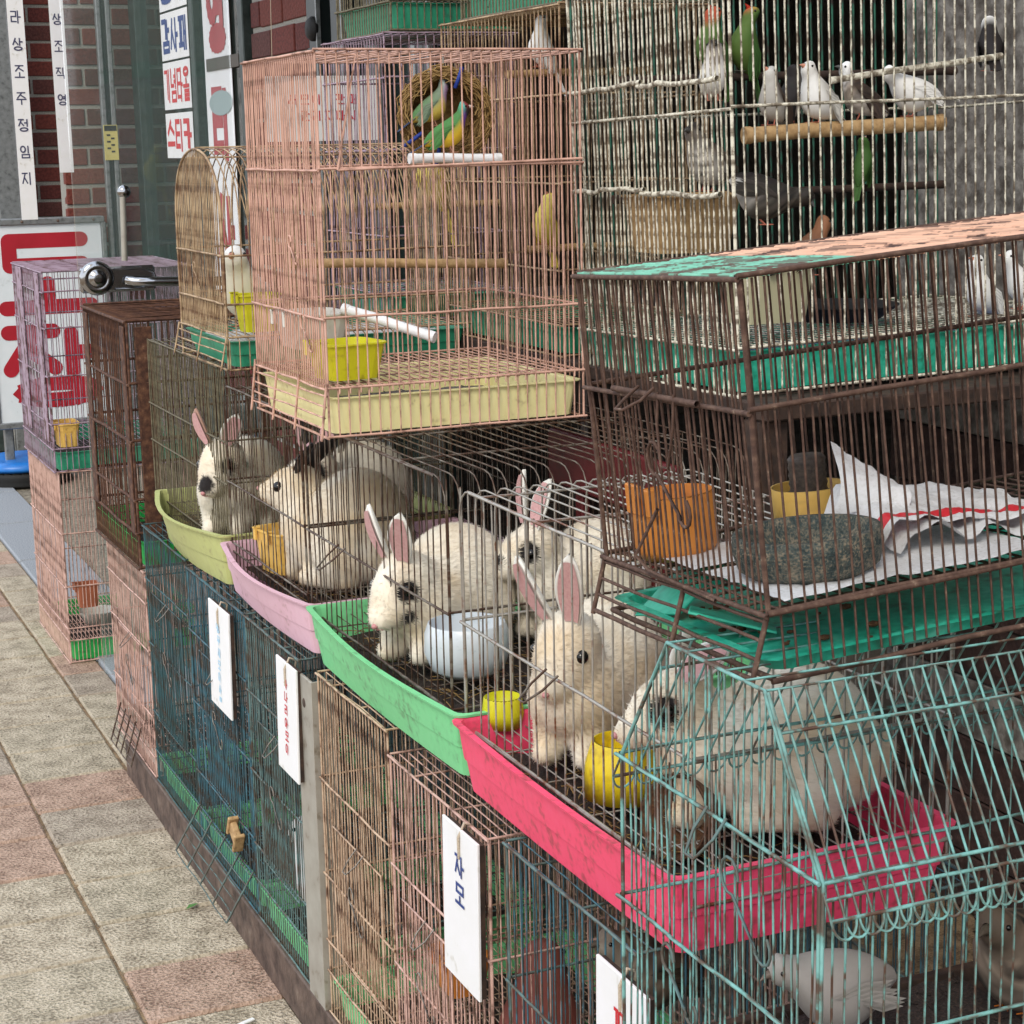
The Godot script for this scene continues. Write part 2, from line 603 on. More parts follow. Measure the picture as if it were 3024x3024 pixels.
func tray_thing(called: String, label: String, at: Vector3, w: float, h: float, l: float, m: Material, bulge: float, sag := 0.0) -> Node3D:
	var t := thing(called, label, "tray", at, Vector3.ZERO, "plastic droppings trays under the rabbit cages")
	obj("pan", tray_mesh(w, h, l, .010, bulge, sag), m, t)
	var li := obj("litter", litter(w - .05, l - .05, .004), M.dirt, t)
	var hay := MB.new()
	for i in 150:
		var p := Vector3(rng.randf_range(.03, w - .03), h * .55 + rng.randf() * .006, -rng.randf_range(.03, l - .03))
		var a := rng.randf() * TAU
		var d := Vector3(cos(a), j(.12), sin(a)) * rng.randf_range(.012, .045)
		hay.tube([p, p + d * .5 + Vector3(0, rng.randf() * .004, 0), p + d], rng.randf_range(.0004, .0009), 3)
	var ho := obj("hay", hay, M.straw, t)
	ho.set_meta("kind", "stuff")
	li.position = Vector3(.025, h * .45, -.025)
	li.set_meta("kind", "stuff")
	return t

# ---------------------------------------------------------------- animals
# smooth union of tapered capsules meshed as surface nets; caps = [[a, b, ra, rb], ...]
func blob(caps: Array, k: float, cell: float, colour: Callable, noise_amp := 0.0) -> MB:
	var lo := Vector3.ONE * 9.0
	var hi := -lo
	for c in caps:
		for q in 2:
			lo = lo.min(c[q] - Vector3.ONE * (c[2 + q] + k)); hi = hi.max(c[q] + Vector3.ONE * (c[2 + q] + k))
	lo -= Vector3.ONE * cell * 2.0; hi += Vector3.ONE * cell * 2.0
	var nx := int((hi.x - lo.x) / cell) + 1
	var ny := int((hi.y - lo.y) / cell) + 1
	var nz := int((hi.z - lo.z) / cell) + 1
	var val := PackedFloat32Array()
	val.resize(nx * ny * nz)
	val.fill(1.0)
	var fn := FastNoiseLite.new()
	fn.frequency = 60.0
	fn.seed = 7
	for c in caps:
		var a: Vector3 = c[0]
		var b: Vector3 = c[1]
		var ra: float = c[2]
		var rb: float = c[3]
		var ab := b - a
		var den := maxf(ab.length_squared(), 1e-9)
		var mg := k + cell * 3.0
		var l0 := a.min(b) - Vector3.ONE * (maxf(ra, rb) + mg)
		var h0 := a.max(b) + Vector3.ONE * (maxf(ra, rb) + mg)
		var i0 := maxi(int((l0.x - lo.x) / cell), 0)
		var i1 := mini(int((h0.x - lo.x) / cell) + 1, nx - 1)
		var j0 := maxi(int((l0.y - lo.y) / cell), 0)
		var j1 := mini(int((h0.y - lo.y) / cell) + 1, ny - 1)
		var k0 := maxi(int((l0.z - lo.z) / cell), 0)
		var k1 := mini(int((h0.z - lo.z) / cell) + 1, nz - 1)
		for x in range(i0, i1 + 1):
			for y in range(j0, j1 + 1):
				var base := (x * ny + y) * nz
				for z in range(k0, k1 + 1):
					var p := lo + Vector3(x, y, z) * cell
					var t := clampf((p - a).dot(ab) / den, 0.0, 1.0)
					var d := (p - a - ab * t).length() - lerpf(ra, rb, t)
					var o := val[base + z]
					var hh := maxf(k - absf(o - d), 0.0) / k
					val[base + z] = minf(o, d) - hh * hh * k * 0.25
	var id := PackedInt32Array()
	id.resize(nx * ny * nz)
	id.fill(-1)
	var P := PackedVector3Array()
	for x in nx - 1:
		for y in ny - 1:
			for z in nz - 1:
				var s := Vector3.ZERO
				var cnt := 0
				var b0 := (x * ny + y) * nz + z
				var sy := nz
				var sx := ny * nz
				var e := [val[b0], val[b0 + sx], val[b0 + sy], val[b0 + sx + sy], val[b0 + 1], val[b0 + sx + 1], val[b0 + sy + 1], val[b0 + sx + sy + 1]]
				var neg := 0
				for q in 8:
					if e[q] < 0.0: neg += 1
				if neg == 0 or neg == 8: continue
				for pr in [[0, 1], [2, 3], [4, 5], [6, 7], [0, 2], [1, 3], [4, 6], [5, 7], [0, 4], [1, 5], [2, 6], [3, 7]]:
					var u: float = e[pr[0]]
					var w: float = e[pr[1]]
					if (u < 0.0) != (w < 0.0):
						var t := u / (u - w)
						var c0 := Vector3(pr[0] & 1, (pr[0] >> 1) & 1, (pr[0] >> 2) & 1)
						var c1 := Vector3(pr[1] & 1, (pr[1] >> 1) & 1, (pr[1] >> 2) & 1)
						s += c0.lerp(c1, t); cnt += 1
				id[b0] = P.size()
				P.push_back(lo + (Vector3(x, y, z) + s / cnt) * cell)
	var F := PackedInt32Array()
	var sxx := ny * nz
	for x in range(1, nx - 1):
		for y in range(1, ny - 1):
			for z in range(1, nz - 1):
				var b0 := (x * ny + y) * nz + z
				var u := val[b0]
				for ax in 3:
					var st := sxx if ax == 0 else (nz if ax == 1 else 1)
					var w := val[b0 + st]
					if (u < 0.0) == (w < 0.0): continue
					var s1 := nz if ax == 0 else (1 if ax == 1 else sxx)
					var s2 := 1 if ax == 0 else (sxx if ax == 1 else nz)
					var q := [id[b0], id[b0 - s1], id[b0 - s1 - s2], id[b0 - s2]]
					if q.min() < 0: continue
					if u < 0.0:
						F.append_array(PackedInt32Array([q[0], q[1], q[2], q[0], q[2], q[3]]))
					else:
						F.append_array(PackedInt32Array([q[0], q[2], q[1], q[0], q[3], q[2]]))
	var N := PackedVector3Array()
	N.resize(P.size())
	for i in range(0, F.size(), 3):
		var nn := (P[F[i + 2]] - P[F[i]]).cross(P[F[i + 1]] - P[F[i]])
		for q in 3: N[F[i + q]] += nn
	# orient outward: compare with the field
	var flip := 0
	for i in range(0, P.size(), 7):
		var g := ((P[i] + N[i].normalized() * cell * 1.2 - lo) / cell).round()
		var bi := (int(g.x) * ny + int(g.y)) * nz + int(g.z)
		flip += 1 if val[bi] > 0.0 else -1
	var sg := 1.0 if flip > 0 else -1.0
	var C := PackedColorArray()
	for i in P.size():
		N[i] = N[i].normalized() * sg
		P[i] += N[i] * fn.get_noise_3dv(P[i]) * noise_amp
		C.push_back(colour.call(P[i], N[i]))
	var mb := MB.new()
	for i in F.size():
		var w := i
		if sg < 0.0 and i % 3 > 0: w = i + 1 if i % 3 == 1 else i - 1
		mb.v.push_back(P[F[w]]); mb.n.push_back(N[F[w]]); mb.c.push_back(C[F[w]])
	return mb

func fur(src: MB, count: int, ln: float, flow: Vector3) -> MB:
	var mb := MB.new()
	var nt := src.v.size() / 3
	for i in count:
		var t := rng.randi() % nt
		var a := rng.randf()
		var b := rng.randf() * (1.0 - a)
		var p := src.v[t * 3] * (1 - a - b) + src.v[t * 3 + 1] * a + src.v[t * 3 + 2] * b
		var nn := src.n[t * 3]
		var fl := (flow - nn * flow.dot(nn)) * .9
		var d := (nn * rng.randf_range(.10, .30) + fl + Vector3(j(.22), j(.22), j(.22))).normalized() * ln * rng.randf_range(.5, 1.15)
		var s := d.cross(nn).normalized() * .00034
		var cc := src.c[t * 3] * rng.randf_range(.88, 1.06)
		var nv := (nn + d.normalized() * .15).normalized()
		mb.tric(p - s, p + s, p + d, nv, cc, cc, cc)
	return mb

func ear(mb: MB, inner: MB, base: Vector3, dir: Vector3, face: Vector3, ln: float, wd: float, col: Color):
	# a cupped leaf: outer shell into mb, pink lining into inner
	var d := dir.normalized()
	var s := d.cross(face).normalized()
	var f := s.cross(d).normalized()
	var rings := []
	var cols := []
	var rin := []
	for i in 13:
		var t := i / 12.0
		var hw := wd * pow(sin(PI * clampf(t * .86 + .14, 0, 1)), .7) * (0.6 + 0.5 * t) + .0008
		if i == 12: hw = .0008
		var cen := base + d * ln * t - f * ln * .10 * t * t
		var ring := []
		var cr := []
		for q in 12:
			var a := TAU * q / 12.0
			var px := cos(a)
			var py := sin(a)
			# cup: the front side hollows inwards
			var cup := (.35 * px * px) * hw
			ring.push_back(cen + s * px * hw + f * (py * (.0022 + .10 * hw) + cup))
			cr.push_back(col)
		rings.push_back(ring); cols.push_back(cr)
		if i > 0 and i < 12:
			var l2 := []
			for q in 7:
				var px := lerpf(-.74, .74, q / 6.0)
				l2.push_back(cen + s * px * hw + f * (.0030 + .12 * hw + .35 * px * px * hw))
			rin.push_back(l2)
	mb.loft(rings, true, cols)
	for i in rin.size() - 1:
		for q in 6:
			inner.nquad(rin[i][q], rin[i + 1][q], rin[i + 1][q + 1], rin[i][q + 1], f, f, f, f)

# forward is +X. hd = head offset from the shoulder, look = head direction
func rabbit(label: String, at: Vector3, yaw: float, sc: float, hd: Vector3, look: Vector3, ears: Array, tan: float, spots: Array, sd: int, hunch := 0.0):
	var t := thing("rabbit", label, "rabbit", at, Vector3(0, yaw, 0), "young rabbits in the wire cages")
	var lk := look.normalized()
	var side := lk.cross(UPV).normalized()
	var up := side.cross(lk).normalized()
	var sh := Vector3(.045, .068, 0)
	var hc := sh + hd
	var caps := [
		[Vector3(-.055, .066 + hunch, 0), Vector3(.02, .062 + hunch * .5, 0), .062, .05],
		[Vector3(-.075, .055, 0), Vector3(-.04, .078 + hunch, 0), .052, .058],
		[Vector3(.02, .052, 0), sh, .050, .042],
		[sh, hc - lk * .012 - up * .004, .038, .0275],
		[hc - lk * .012 + up * .004, hc + lk * .008, .0295, .0265],
		[hc + lk * .010 - up * .003, hc + lk * .044 - up * .011, .0235, .0135],
		[hc + side * .012 - up * .012 + lk * .006, hc + side * .007 - up * .014 + lk * .034, .0155, .0105],
		[hc - side * .012 - up * .012 + lk * .006, hc - side * .007 - up * .014 + lk * .034, .0155, .0105]]
	for s in [-1.0, 1.0]:
		caps.push_back([Vector3(-.045, .042, s * .034), Vector3(-.03, .05, s * .03), .038, .036])
		caps.push_back([Vector3(-.06, .013, s * .044), Vector3(.012, .010, s * .048), .014, .011])
		caps.push_back([Vector3(.04, .058, s * .02), Vector3(.052, .026, s * .021), .022, .014])
		caps.push_back([Vector3(.052, .026, s * .021), Vector3(.058, .009, s * .022), .013, .0105])
		caps.push_back([Vector3(.058, .009, s * .022), Vector3(.072, .008, s * .023), .0105, .009])
	caps.push_back([Vector3(-.118, .052, 0), Vector3(-.124, .062, 0), .017, .014])
	var S: float = sc
	for c in caps:
		c[0] *= S; c[1] *= S; c[2] *= S; c[3] *= S
	var fn := FastNoiseLite.new()
	fn.frequency = 14.0
	fn.seed = sd
	var white := Color(.78, .71, .59)
	var cream := Color(.66, .49, .28)
	var pat := func(p: Vector3, _n: Vector3) -> Color:
		var q := p / S
		var w := fn.get_noise_3dv(q) * .5 + .5
		var c := white.lerp(cream, clampf((w - .55 + tan) * 2.2, 0.0, 1.0) * .75)
		for sp in spots:
			var cen: Vector3 = sp[0]
			if sp[3]: cen = hc + lk * sp[0].x + up * sp[0].y + side * sp[0].z
			var dd: float = (q - cen).length() / sp[1] + (w - .5) * .7
			c = c.lerp(sp[2], clampf((1.05 - dd) * 5.0, 0.0, 1.0))
		return c
	var mb := blob(caps, .015 * S, .0046, pat, .0006)
	var ft := fur(mb, 20000, .0058, Vector3(-1, -.25, 0))
	var nbody := mb.v.size()
	var b := MeshInstance3D.new()
	for e in ears:
		var inn := MB.new()
		var d: Vector3 = (up * e[0] + side * e[1] - lk * e[2]).normalized()
		ear(mb, inn, (hc - lk * .012 + up * .026 + side * (.012 * signf(e[1]))) * S, d, (lk * .75 + side * e[1] * e[4]).normalized(), e[3] * S, .0175 * S, e[5])
		obj("inner_ear", inn, M.ear_pink, b)
	b.name = "body"
	b.mesh = mb.mesh()
	b.material_override = M.fur
	t.add_child(b, true)
	var fm := obj("fur", ft, M.fur, b)
	fm.set_meta("kind", "stuff")
	for s in [-1.0, 1.0]:
		# seat each eye on the surface of the head
		var dir: Vector3 = (lk * .42 + up * .20 + side * s).normalized()
		var best := hc * S
		var bd := -1.0
		for i in range(0, nbody, 3):
			var d := mb.v[i] - hc * S
			var q := d.normalized().dot(dir)
			if d.length() < .05 * S and q > bd:
				bd = q; best = mb.v[i]
		var eye := MB.new()
		eye.ball(best - dir * .0030 * S, Vector3.ONE * .0078 * S, 14)
		obj("eye", eye, M.eye, b)
	var np := hc * S
	var nd := -1.0
	for i in range(0, nbody, 3):
		var d := (mb.v[i] - hc * S).dot((lk - up * .05).normalized())
		if d > nd and (mb.v[i] - hc * S).length() < .075 * S:
			nd = d; np = mb.v[i]
	var ns := MB.new()
	ns.ball(np + up * .002 * S, Vector3(.0042, .0034, .0042) * S, 8)
	obj("nose", ns, M.nose_pink, b)
	var mo := MB.new()
	mo.tube([np - up * .006 * S + side * .006 * S - lk * .004 * S, np - up * .003 * S, np - up * .006 * S - side * .006 * S - lk * .004 * S], .0008 * S, 5)
	obj("mouth", mo, M.nose_pink, b)

# forward +X, feet at the origin. stops = [[t, back, belly], ...]; pitch raises the head
func bird(called: String, label: String, category: String, group: String, at: Vector3, yaw: float, pitch: float, sc: float, stops: Array, beak: Color, leg: Color, wing: Color, tail: Color, plump := 1.0, tail_len := .035, barred := 0.0) -> Node3D:
	var t := thing(called, label, category, at, Vector3(0, yaw, 0), group)
	var piv := Vector3(0, .030, 0) * sc
	var B := Basis(Vector3(0, 0, 1), deg_to_rad(pitch))
	var key := [[-.048, .004, .004], [-.036, .006, .0105], [-.018, .004, .0185], [.000, .003, .0222], [.017, .007, .0205], [.029, .016, .0152], [.036, .0245, .0135], [.0425, .030, .0133], [.0490, .031, .0098], [.0525, .0305, .0035]]
	var rings := []
	var cols := []
	var fn := FastNoiseLite.new()
	fn.frequency = 330.0
	for i in 28:
		var f := i / 27.0 * (key.size() - 1)
		var a := mini(int(f), key.size() - 2)
		var u := f - a
		var P := []
		for q in 3:
			var k0: float = key[maxi(a - 1, 0)][q]
			var k1: float = key[a][q]
			var k2: float = key[a + 1][q]
			var k3: float = key[mini(a + 2, key.size() - 1)][q]
			P.push_back(.5 * (2 * k1 + (k2 - k0) * u + (2 * k0 - 5 * k1 + 4 * k2 - k3) * u * u + (3 * k1 - k0 - 3 * k2 + k3) * u * u * u))
		var tt := i / 27.0
		var rad: float = P[2] * (lerpf(plump, 1.0, smoothstep(.55, .75, tt)))
		var ring := []
		var cr := []
		for q in 16:
			var an := TAU * q / 16.0
			var d := Vector3(0, sin(an), cos(an))
			var p := Vector3(P[0], P[1], 0) + d * rad * Vector3(1, 1.03, .95)
			ring.push_back(piv + B * (p * sc))
			var ca: Array = stops[0]
			var cb: Array = stops[stops.size() - 1]
			for w in stops.size() - 1:
				if tt >= stops[w][0] and tt <= stops[w + 1][0]:
					ca = stops[w]; cb = stops[w + 1]
			var s: float = 0.0 if ca[0] == cb[0] else clampf((tt - ca[0]) / (cb[0] - ca[0]), 0, 1)
			var bk: Color = ca[1].lerp(cb[1], s)
			var bl: Color = ca[2].lerp(cb[2], s)
			var c := bl.lerp(bk, smoothstep(-.25, .35, sin(an)))
			var nz := fn.get_noise_3dv(p)
			if barred > 0.0 and tt < .66:
				c = c * (1.0 + barred * nz * 2.2)
			else:
				c = c * (1.0 + nz * .08)
			c.a = 1
			cr.push_back(c)
		rings.push_back(ring); cols.push_back(cr)
	var mb := MB.new()
	mb.loft(rings, true, cols)
	var body := obj("body", mb, M.feather, t)
	# wings: a leaf of overlapping feathers against each flank
	for s in [-1.0, 1.0]:
		var w := MB.new()
		for k in 9:
			var z := .0212 * plump
			var a := Vector3(.016 - k * .0025, .014 - k * .0012, s * (z - k * .0003))
			var e := Vector3(-.040 - k * .0012 + (k % 3) * .003, .010 - k * .0026, s * (z * .50 + .003 + k * .0006))
			w.col = (wing * (1.0 + (.10 if k % 2 == 0 else -.14) + barred * j(.5)))
			w.col.a = 1
			var mid := a.lerp(e, .5) + Vector3(0, .001, s * .0032)
			var hw := .0058
			var up := Vector3(0, 1, 0)
			var pts := [piv + B * (a * sc), piv + B * ((mid + up * hw) * sc), piv + B * (e * sc), piv + B * ((mid - up * hw) * sc)]
			var nn: Vector3 = B * Vector3(-.1, .25, s).normalized()
			w.nquad(pts[0], pts[1], pts[2], pts[3], (nn + B * Vector3(.3, 0, 0)).normalized(), (nn + B * Vector3(0, .5, 0)).normalized(), nn, (nn - B * Vector3(0, .5, 0)).normalized())
		obj("wing", w, M.feather, t)
	var tl := MB.new()
	for k in (5 if tail_len > 0.0 else 0):
		tl.col = tail * (1.0 + (.1 if k % 2 == 0 else -.1))
		tl.col.a = 1
		var z := (k - 2) * .0026
		var a := Vector3(-.038, .006, z * .7)
		var e := Vector3(-.046 - tail_len + absf(k - 2) * .002, .002, z * 1.9)
		tl.bbox(Transform3D(B * Basis(Vector3(0, 0, 1), .05 * k * 0 + .11), piv + B * (a.lerp(e, .5) * sc)), Vector3((a - e).length(), .0009 + .0004 * (2 - absf(k - 2)), .0045) * sc, 0.0)
	if tail_len > 0.0: obj("tail", tl, M.feather, t)
	var bm := MB.new()
	var hb := piv + B * (Vector3(.0500, .0295, 0) * sc)
	var he := piv + B * (Vector3(.0600, .0262, 0) * sc)
	bm.tube([hb, hb.lerp(he, .5) + B * Vector3(0, .0012, 0) * sc, he], .0048 * sc, 8, .0004 * sc)
	obj("beak", bm, plain(beak, .45), t)
	for s in [-1.0, 1.0]:
		var e := MB.new()
		e.ball(piv + B * (Vector3(.0458, .0335, s * .0112) * sc), Vector3.ONE * .0019 * sc, 8)
		obj("eye", e, M.eye, t)
		var lg := MB.new()
		var hip := piv + B * (Vector3(-.002, -.012, s * .008) * sc)
		var ft := Vector3(.004, .001, s * .008) * sc
		lg.tube([hip, (hip + ft) * .5 + Vector3(-.004, 0, 0) * sc, ft], .0014 * sc, 5, .001 * sc)
		for k in [-.5, 0.0, .5]:
			lg.tube([ft, ft + Vector3(.010 * cos(k), .0002, .010 * sin(k)) * sc], .0009 * sc, 4, .0005 * sc)
		lg.tube([ft, ft + Vector3(-.007, 0, 0) * sc], .0009 * sc, 4, .0005 * sc)
		obj("leg", lg, plain(leg, .6), t)
	return t

# ---------------------------------------------------------------- walls, ground, signs
func brick_wall(called: String, label: String, at: Vector3, rot: float, w: float, y0: float, y1: float, pitch: float, bl: float, mats: Array, group := ""):
	var t := thing(called, label, "wall", at, Vector3(0, rot, 0), group)
	var mo := MB.new()
	mo.box(Vector3(w * .5, (y0 + y1) * .5, -.06), Vector3(w, y1 - y0, .10), .0)
	obj("mortar", mo, M.mortar, t)
	var cache := {}
	var n := int((y1 - y0) / pitch)
	for i in n:
		var x := -bl * .5 if i % 2 == 0 else 0.0
		x -= 0.02
		while x < w - .02:
			var a := maxf(x + .005, 0.0)
			var b := minf(x + bl - .005, w)
			if b - a > .015:
				var key := snappedf(b - a, .002)
				if not cache.has(key):
					var vs := []
					for q in 3:
						var mb := MB.new()
						mb.box(Vector3.ZERO, Vector3(key, pitch - .011 - q * .0012, .04), .0025)
						vs.push_back(mb.mesh())
					cache[key] = vs
				inst("brick", cache[key][rng.randi() % 3], mats[rng.randi() % mats.size()], t, Vector3((a + b) * .5, y0 + pitch * (i + .5) + j(.001), -.024 + j(.0015)), Vector3(j(.4), j(.4), j(.5)))
			x += bl

# one part per character
func letters(parent: Node, m: Material, s: String, o: Vector3, r: Vector3, u: Vector3, nrm: Vector3, w: float, h: float, th: float, gap: float, vertical := false, rnd := false):
	for i in s.length():
		if s[i] != " ":
			lift = 0.0004
			var mb := MB.new()
			syllable(mb, s[i], o, r, u, nrm, w, h, th, rnd)
			obj("character", mb, m, parent)
		o += (-u * (h + gap)) if vertical else (r * (w + gap))

# a white card hung on the row's front rail, facing the walkway
func price_card(label: String, z0: float, z1: float, y0: float, y1: float, x: float, text: String, ink: Material, lean := 0.0, cf := .42, top := .16):
	var t := thing("price_card", label, "card", Vector3(x, y1, (z0 + z1) * .5), Vector3(0, 0, lean), "white cards hung on the lower cages")
	var w := z1 - z0
	var h := y1 - y0
	var b := MB.new()
	b.box(Vector3(0, -h * .5, 0), Vector3(.003, h, w), .0006)
	obj("board", b, M.card, t)
	var back := MB.new()
	back.box(Vector3(.0042, -h * .5, 0), Vector3(.005, h - .004, w - .002), .0)
	obj("backing_board", back, M.dark_wood, t)
	var cw := w * cf
	letters(t, ink, text, Vector3(-.0016, -h * top - cw, -cw * .5), Vector3(0, 0, 1), UPV, Vector3(-1, 0, 0), cw, cw * .95, cw * .14, cw * .30, true)
	var s := MB.new()
	s.tube([Vector3(-.002, -.03, 0), Vector3(-.003, -.008, .001), Vector3(.003, .006, .002), Vector3(.012, .002, .001), Vector3(.010, -.012, 0)], .0016, 5)
	obj("string", s, M.string, t)

func bowl(called: String, label: String, at: Vector3, prof: Array, m: Material, inside := -1.0, fill: Material = null, rot := Vector3.ZERO) -> Node3D:
	var t := thing(called, label, "bowl", at, rot, "feeding bowls and cups")
	var mb := MB.new()
	mb.lathe(Transform3D.IDENTITY, prof, 28)
	obj("bowl_wall", mb, m, t)
	if fill != null:
		var f := MB.new()
		var rr: float = inside
		for i in 24:
			var a0 := TAU * i / 24.0
			var a1 := TAU * (i + 1) / 24.0
			var y: float = prof[0].y + .012
			f.ftri(Vector3(0, y + .002, 0), Vector3(cos(a1) * rr, y, sin(a1) * rr), Vector3(cos(a0) * rr, y, sin(a0) * rr))
		obj("feed", f, fill, t)
	return t

func cup_box(called: String, label: String, at: Vector3, rot: Vector3, s: Vector3, m: Material, parent_group := "plastic seed cups clipped to the wires"):
	# a clip-on seed cup: tapered open box with two hooks
	var t := thing(called, label, "seed cup", at, rot, parent_group)
	var mb := MB.new()
	var rings := []
	for q in [[.80, 0.0], [1.0, s.y], [1.06, s.y], [1.06, s.y + .002], [.95, s.y + .002], [.76, .003]]:
		var ring := []
		for i in 16:
			var a := TAU * (i + .5) / 16.0
			var cx := signf(cos(a)) * pow(absf(cos(a)), .35)
			var cz := signf(sin(a)) * pow(absf(sin(a)), .35)
			ring.push_back(Vector3(cx * s.x * .5 * q[0], q[1], cz * s.z * .5 * q[0]))
		rings.push_back(ring)
	mb.loft(rings, false)
	var last: Array = rings[5]
	for i in last.size():
		mb.ftri(Vector3(0, .003, 0), last[i], last[(i + 1) % 16])
	obj("cup", mb, m, t)
	for k in [-.25, .25]:
		var hk := MB.new()
		hk.box(Vector3(-s.x * .55, s.y - .004, s.z * k), Vector3(.004, .018, .006), .0008)
		hk.box(Vector3(-s.x * .5, s.y + .004, s.z * k), Vector3(.012, .002, .006), 0)
		obj("clip", hk, m, t)

func perch(label: String, a: Vector3, b: Vector3, r: float, m: Material):
	var t := thing("perch", label, "perch", a, Vector3.ZERO, "dowel perches inside the bird cages")
	var mb := MB.new()
	mb.tube([Vector3.ZERO, (b - a) * .33 + UPV * .001, (b - a) * .66, b - a], r, 12, -1.0, true)
	obj("dowel", mb, m, t)
	for e in [0.0, 1.0]:
		var c := MB.new()
		var d := (b - a).normalized()
		var p: Vector3 = (b - a) * e
		c.tube([p - d * .004, p + d * .004], r * 1.12, 12, -1.0, true)
		obj("end_cap", c, m, t)

func materials():
	M.wire_steel = nmat([Color(.30, .22, .17), Color(.48, .45, .42), Color(.62, .61, .58)], [0, .4, 1], .02, 6, .45, .55)
	M.wire_rabbit = nmat([Color(.25, .16, .11), Color(.29, .20, .15), Color(.42, .39, .35), Color(.56, .54, .50)], [0, .46, .58, 1], .015, 4, .5, .35, 0, false, 3)
	M.wire_galv = nmat([Color(.40, .20, .13), Color(.47, .30, .22), Color(.60, .58, .55), Color(.72, .71, .68)], [0, .24, .33, 1], .012, 4, .42, .45, 0, false, 4)
	M.wire_olive = nmat([Color(.22, .16, .11), Color(.36, .33, .25), Color(.50, .47, .37)], [0, .45, 1], .03, 5, .7, 0, 0, false, 5)
	M.wire_pink = painted(Color(.80, .63, .56), Color(.72, .56, .49), Color(.46, .33, .28), .30, 6)
	M.wire_beige = painted(Color(.76, .66, .56), Color(.70, .58, .48), Color(.36, .25, .19), .36, 7)
	M.wire_rose = painted(Color(.80, .66, .61), Color(.72, .58, .53), Color(.44, .33, .29), .32, 8)
	M.wire_cream = painted(Color(.72, .62, .49), Color(.62, .52, .40), Color(.40, .28, .19), .38, 9)
	M.wire_brown = nmat([Color(.20, .13, .10), Color(.30, .21, .17), Color(.38, .29, .24), Color(.62, .55, .47)], [0, .45, .75, 1], .03, 6, .85, 0, 0, false, 10)
	M.wire_teal = painted(Color(.47, .68, .66), Color(.39, .58, .56), Color(.33, .23, .18), .41, 11)
	M.wire_tealdark = painted(Color(.19, .34, .37), Color(.21, .33, .34), Color(.25, .21, .18), .44, 12)
	M.wire_tealgrey = painted(Color(.36, .47, .47), Color(.32, .40, .39), Color(.30, .25, .21), .44, 13)
	M.wire_blue = painted(Color(.24, .42, .48), Color(.21, .35, .40), Color(.27, .23, .20), .44, 14)
	M.wire_rust = nmat([Color(.17, .09, .06), Color(.28, .17, .12), Color(.40, .27, .19), Color(.55, .46, .42)], [0, .4, .75, 1], .02, 5, .9, 0, 0, false, 15)
	M.wire_purple = painted(Color(.62, .54, .60), Color(.55, .46, .52), Color(.32, .22, .2), .33, 16)
	M.wire_white = nmat([Color(.28, .23, .18), Color(.50, .46, .40), Color(.82, .80, .73), Color(.90, .88, .82)], [0, .42, .58, 1], .022, 6, .85, 0, 0, false, 17)
	M.peach = nmat([Color(.28, .18, .14), Color(.30, .20, .16), Color(.82, .63, .52), Color(.87, .71, .60)], [0, .37, .40, 1], .008, 3.0, .8, 0, 0, false, 18)
	M.mint = nmat([Color(.28, .20, .17), Color(.34, .27, .22), Color(.42, .68, .58), Color(.52, .76, .66)], [0, .44, .48, 1], .009, 3.0, .8, 0, 0, false, 19)
	M.dirt = nmat([Color(.07, .05, .045), Color(.15, .115, .10), Color(.23, .18, .155), Color(.36, .29, .23)], [0, .45, .7, 1], .06, 8, .95, 0, 6.0, false, 20)
	M.straw = nmat([Color(.40, .30, .16), Color(.58, .46, .27), Color(.72, .60, .38)], [0, .5, 1], .03, 8, .85, 0, 0, false, 21)
	var plast := func(a: Color, b: Color, sd: int) -> StandardMaterial3D:
		return gritty([b.darkened(.4), b.lerp(Color(.42, .36, .28), .22), b.lerp(a, .5), a, a.lightened(.04), a.lightened(.16)], [0, .26, .34, .46, .76, 1], .08, .014, .45, 3.0, .46, 0.0, sd, 256)
	M.p_green = plast.call(Color(.47, .81, .56), Color(.42, .72, .50), 30)
	M.p_red = plast.call(Color(.93, .29, .44), Color(.85, .27, .38), 31)
	M.p_pink = plast.call(Color(.86, .70, .76), Color(.78, .62, .66), 32)
	M.p_lime = plast.call(Color(.72, .74, .48), Color(.66, .66, .45), 33)
	M.p_teal = gritty([Color(.20, .16, .10), Color(.14, .46, .38), Color(.12, .60, .49), Color(.18, .68, .57), Color(.30, .74, .63), Color(.62, .82, .74)], [0, .28, .38, .55, .72, 1], .06, .014, .5, 4.0, .45, 0.0, 34, 256)
	M.p_brightgreen = plast.call(Color(.16, .72, .34), Color(.14, .60, .30), 35)
	M.p_midgreen = plast.call(Color(.18, .58, .44), Color(.16, .48, .38), 36)
	M.p_cream = plast.call(Color(.92, .89, .66), Color(.87, .83, .60), 37)
	M.p_yellow = plast.call(Color(.88, .78, .12), Color(.82, .70, .10), 38)
	M.p_lemon = plast.call(Color(.82, .80, .12), Color(.76, .72, .12), 39)
	M.p_orange = plast.call(Color(.80, .50, .20), Color(.74, .44, .17), 40)
	M.p_amber = plast.call(Color(.86, .70, .36), Color(.80, .62, .30), 41)
	M.p_blue = nmat([Color(.20, .22, .22), Color(.70, .74, .76), Color(.82, .85, .87), Color(.85, .87, .89)], [0, .14, .26, 1], .02, 4, .3, 0, 0, false, 42)
	M.p_maroon = plast.call(Color(.36, .08, .10), Color(.30, .07, .09), 43)
	M.p_white = nmat([Color(.55, .50, .42), Color(.78, .76, .72), Color(.84, .83, .80)], [0, .25, 1], .02, 5, .5, 0, 0, false, 44)
	M.p_stone = gritty([Color(.05, .07, .07), Color(.12, .17, .17), Color(.20, .26, .26), Color(.34, .34, .30), Color(.55, .49, .41), Color(.66, .60, .52)], [0, .36, .47, .55, .63, 1], .16, .03, .40, 5.0, .85, 3.0, 45)
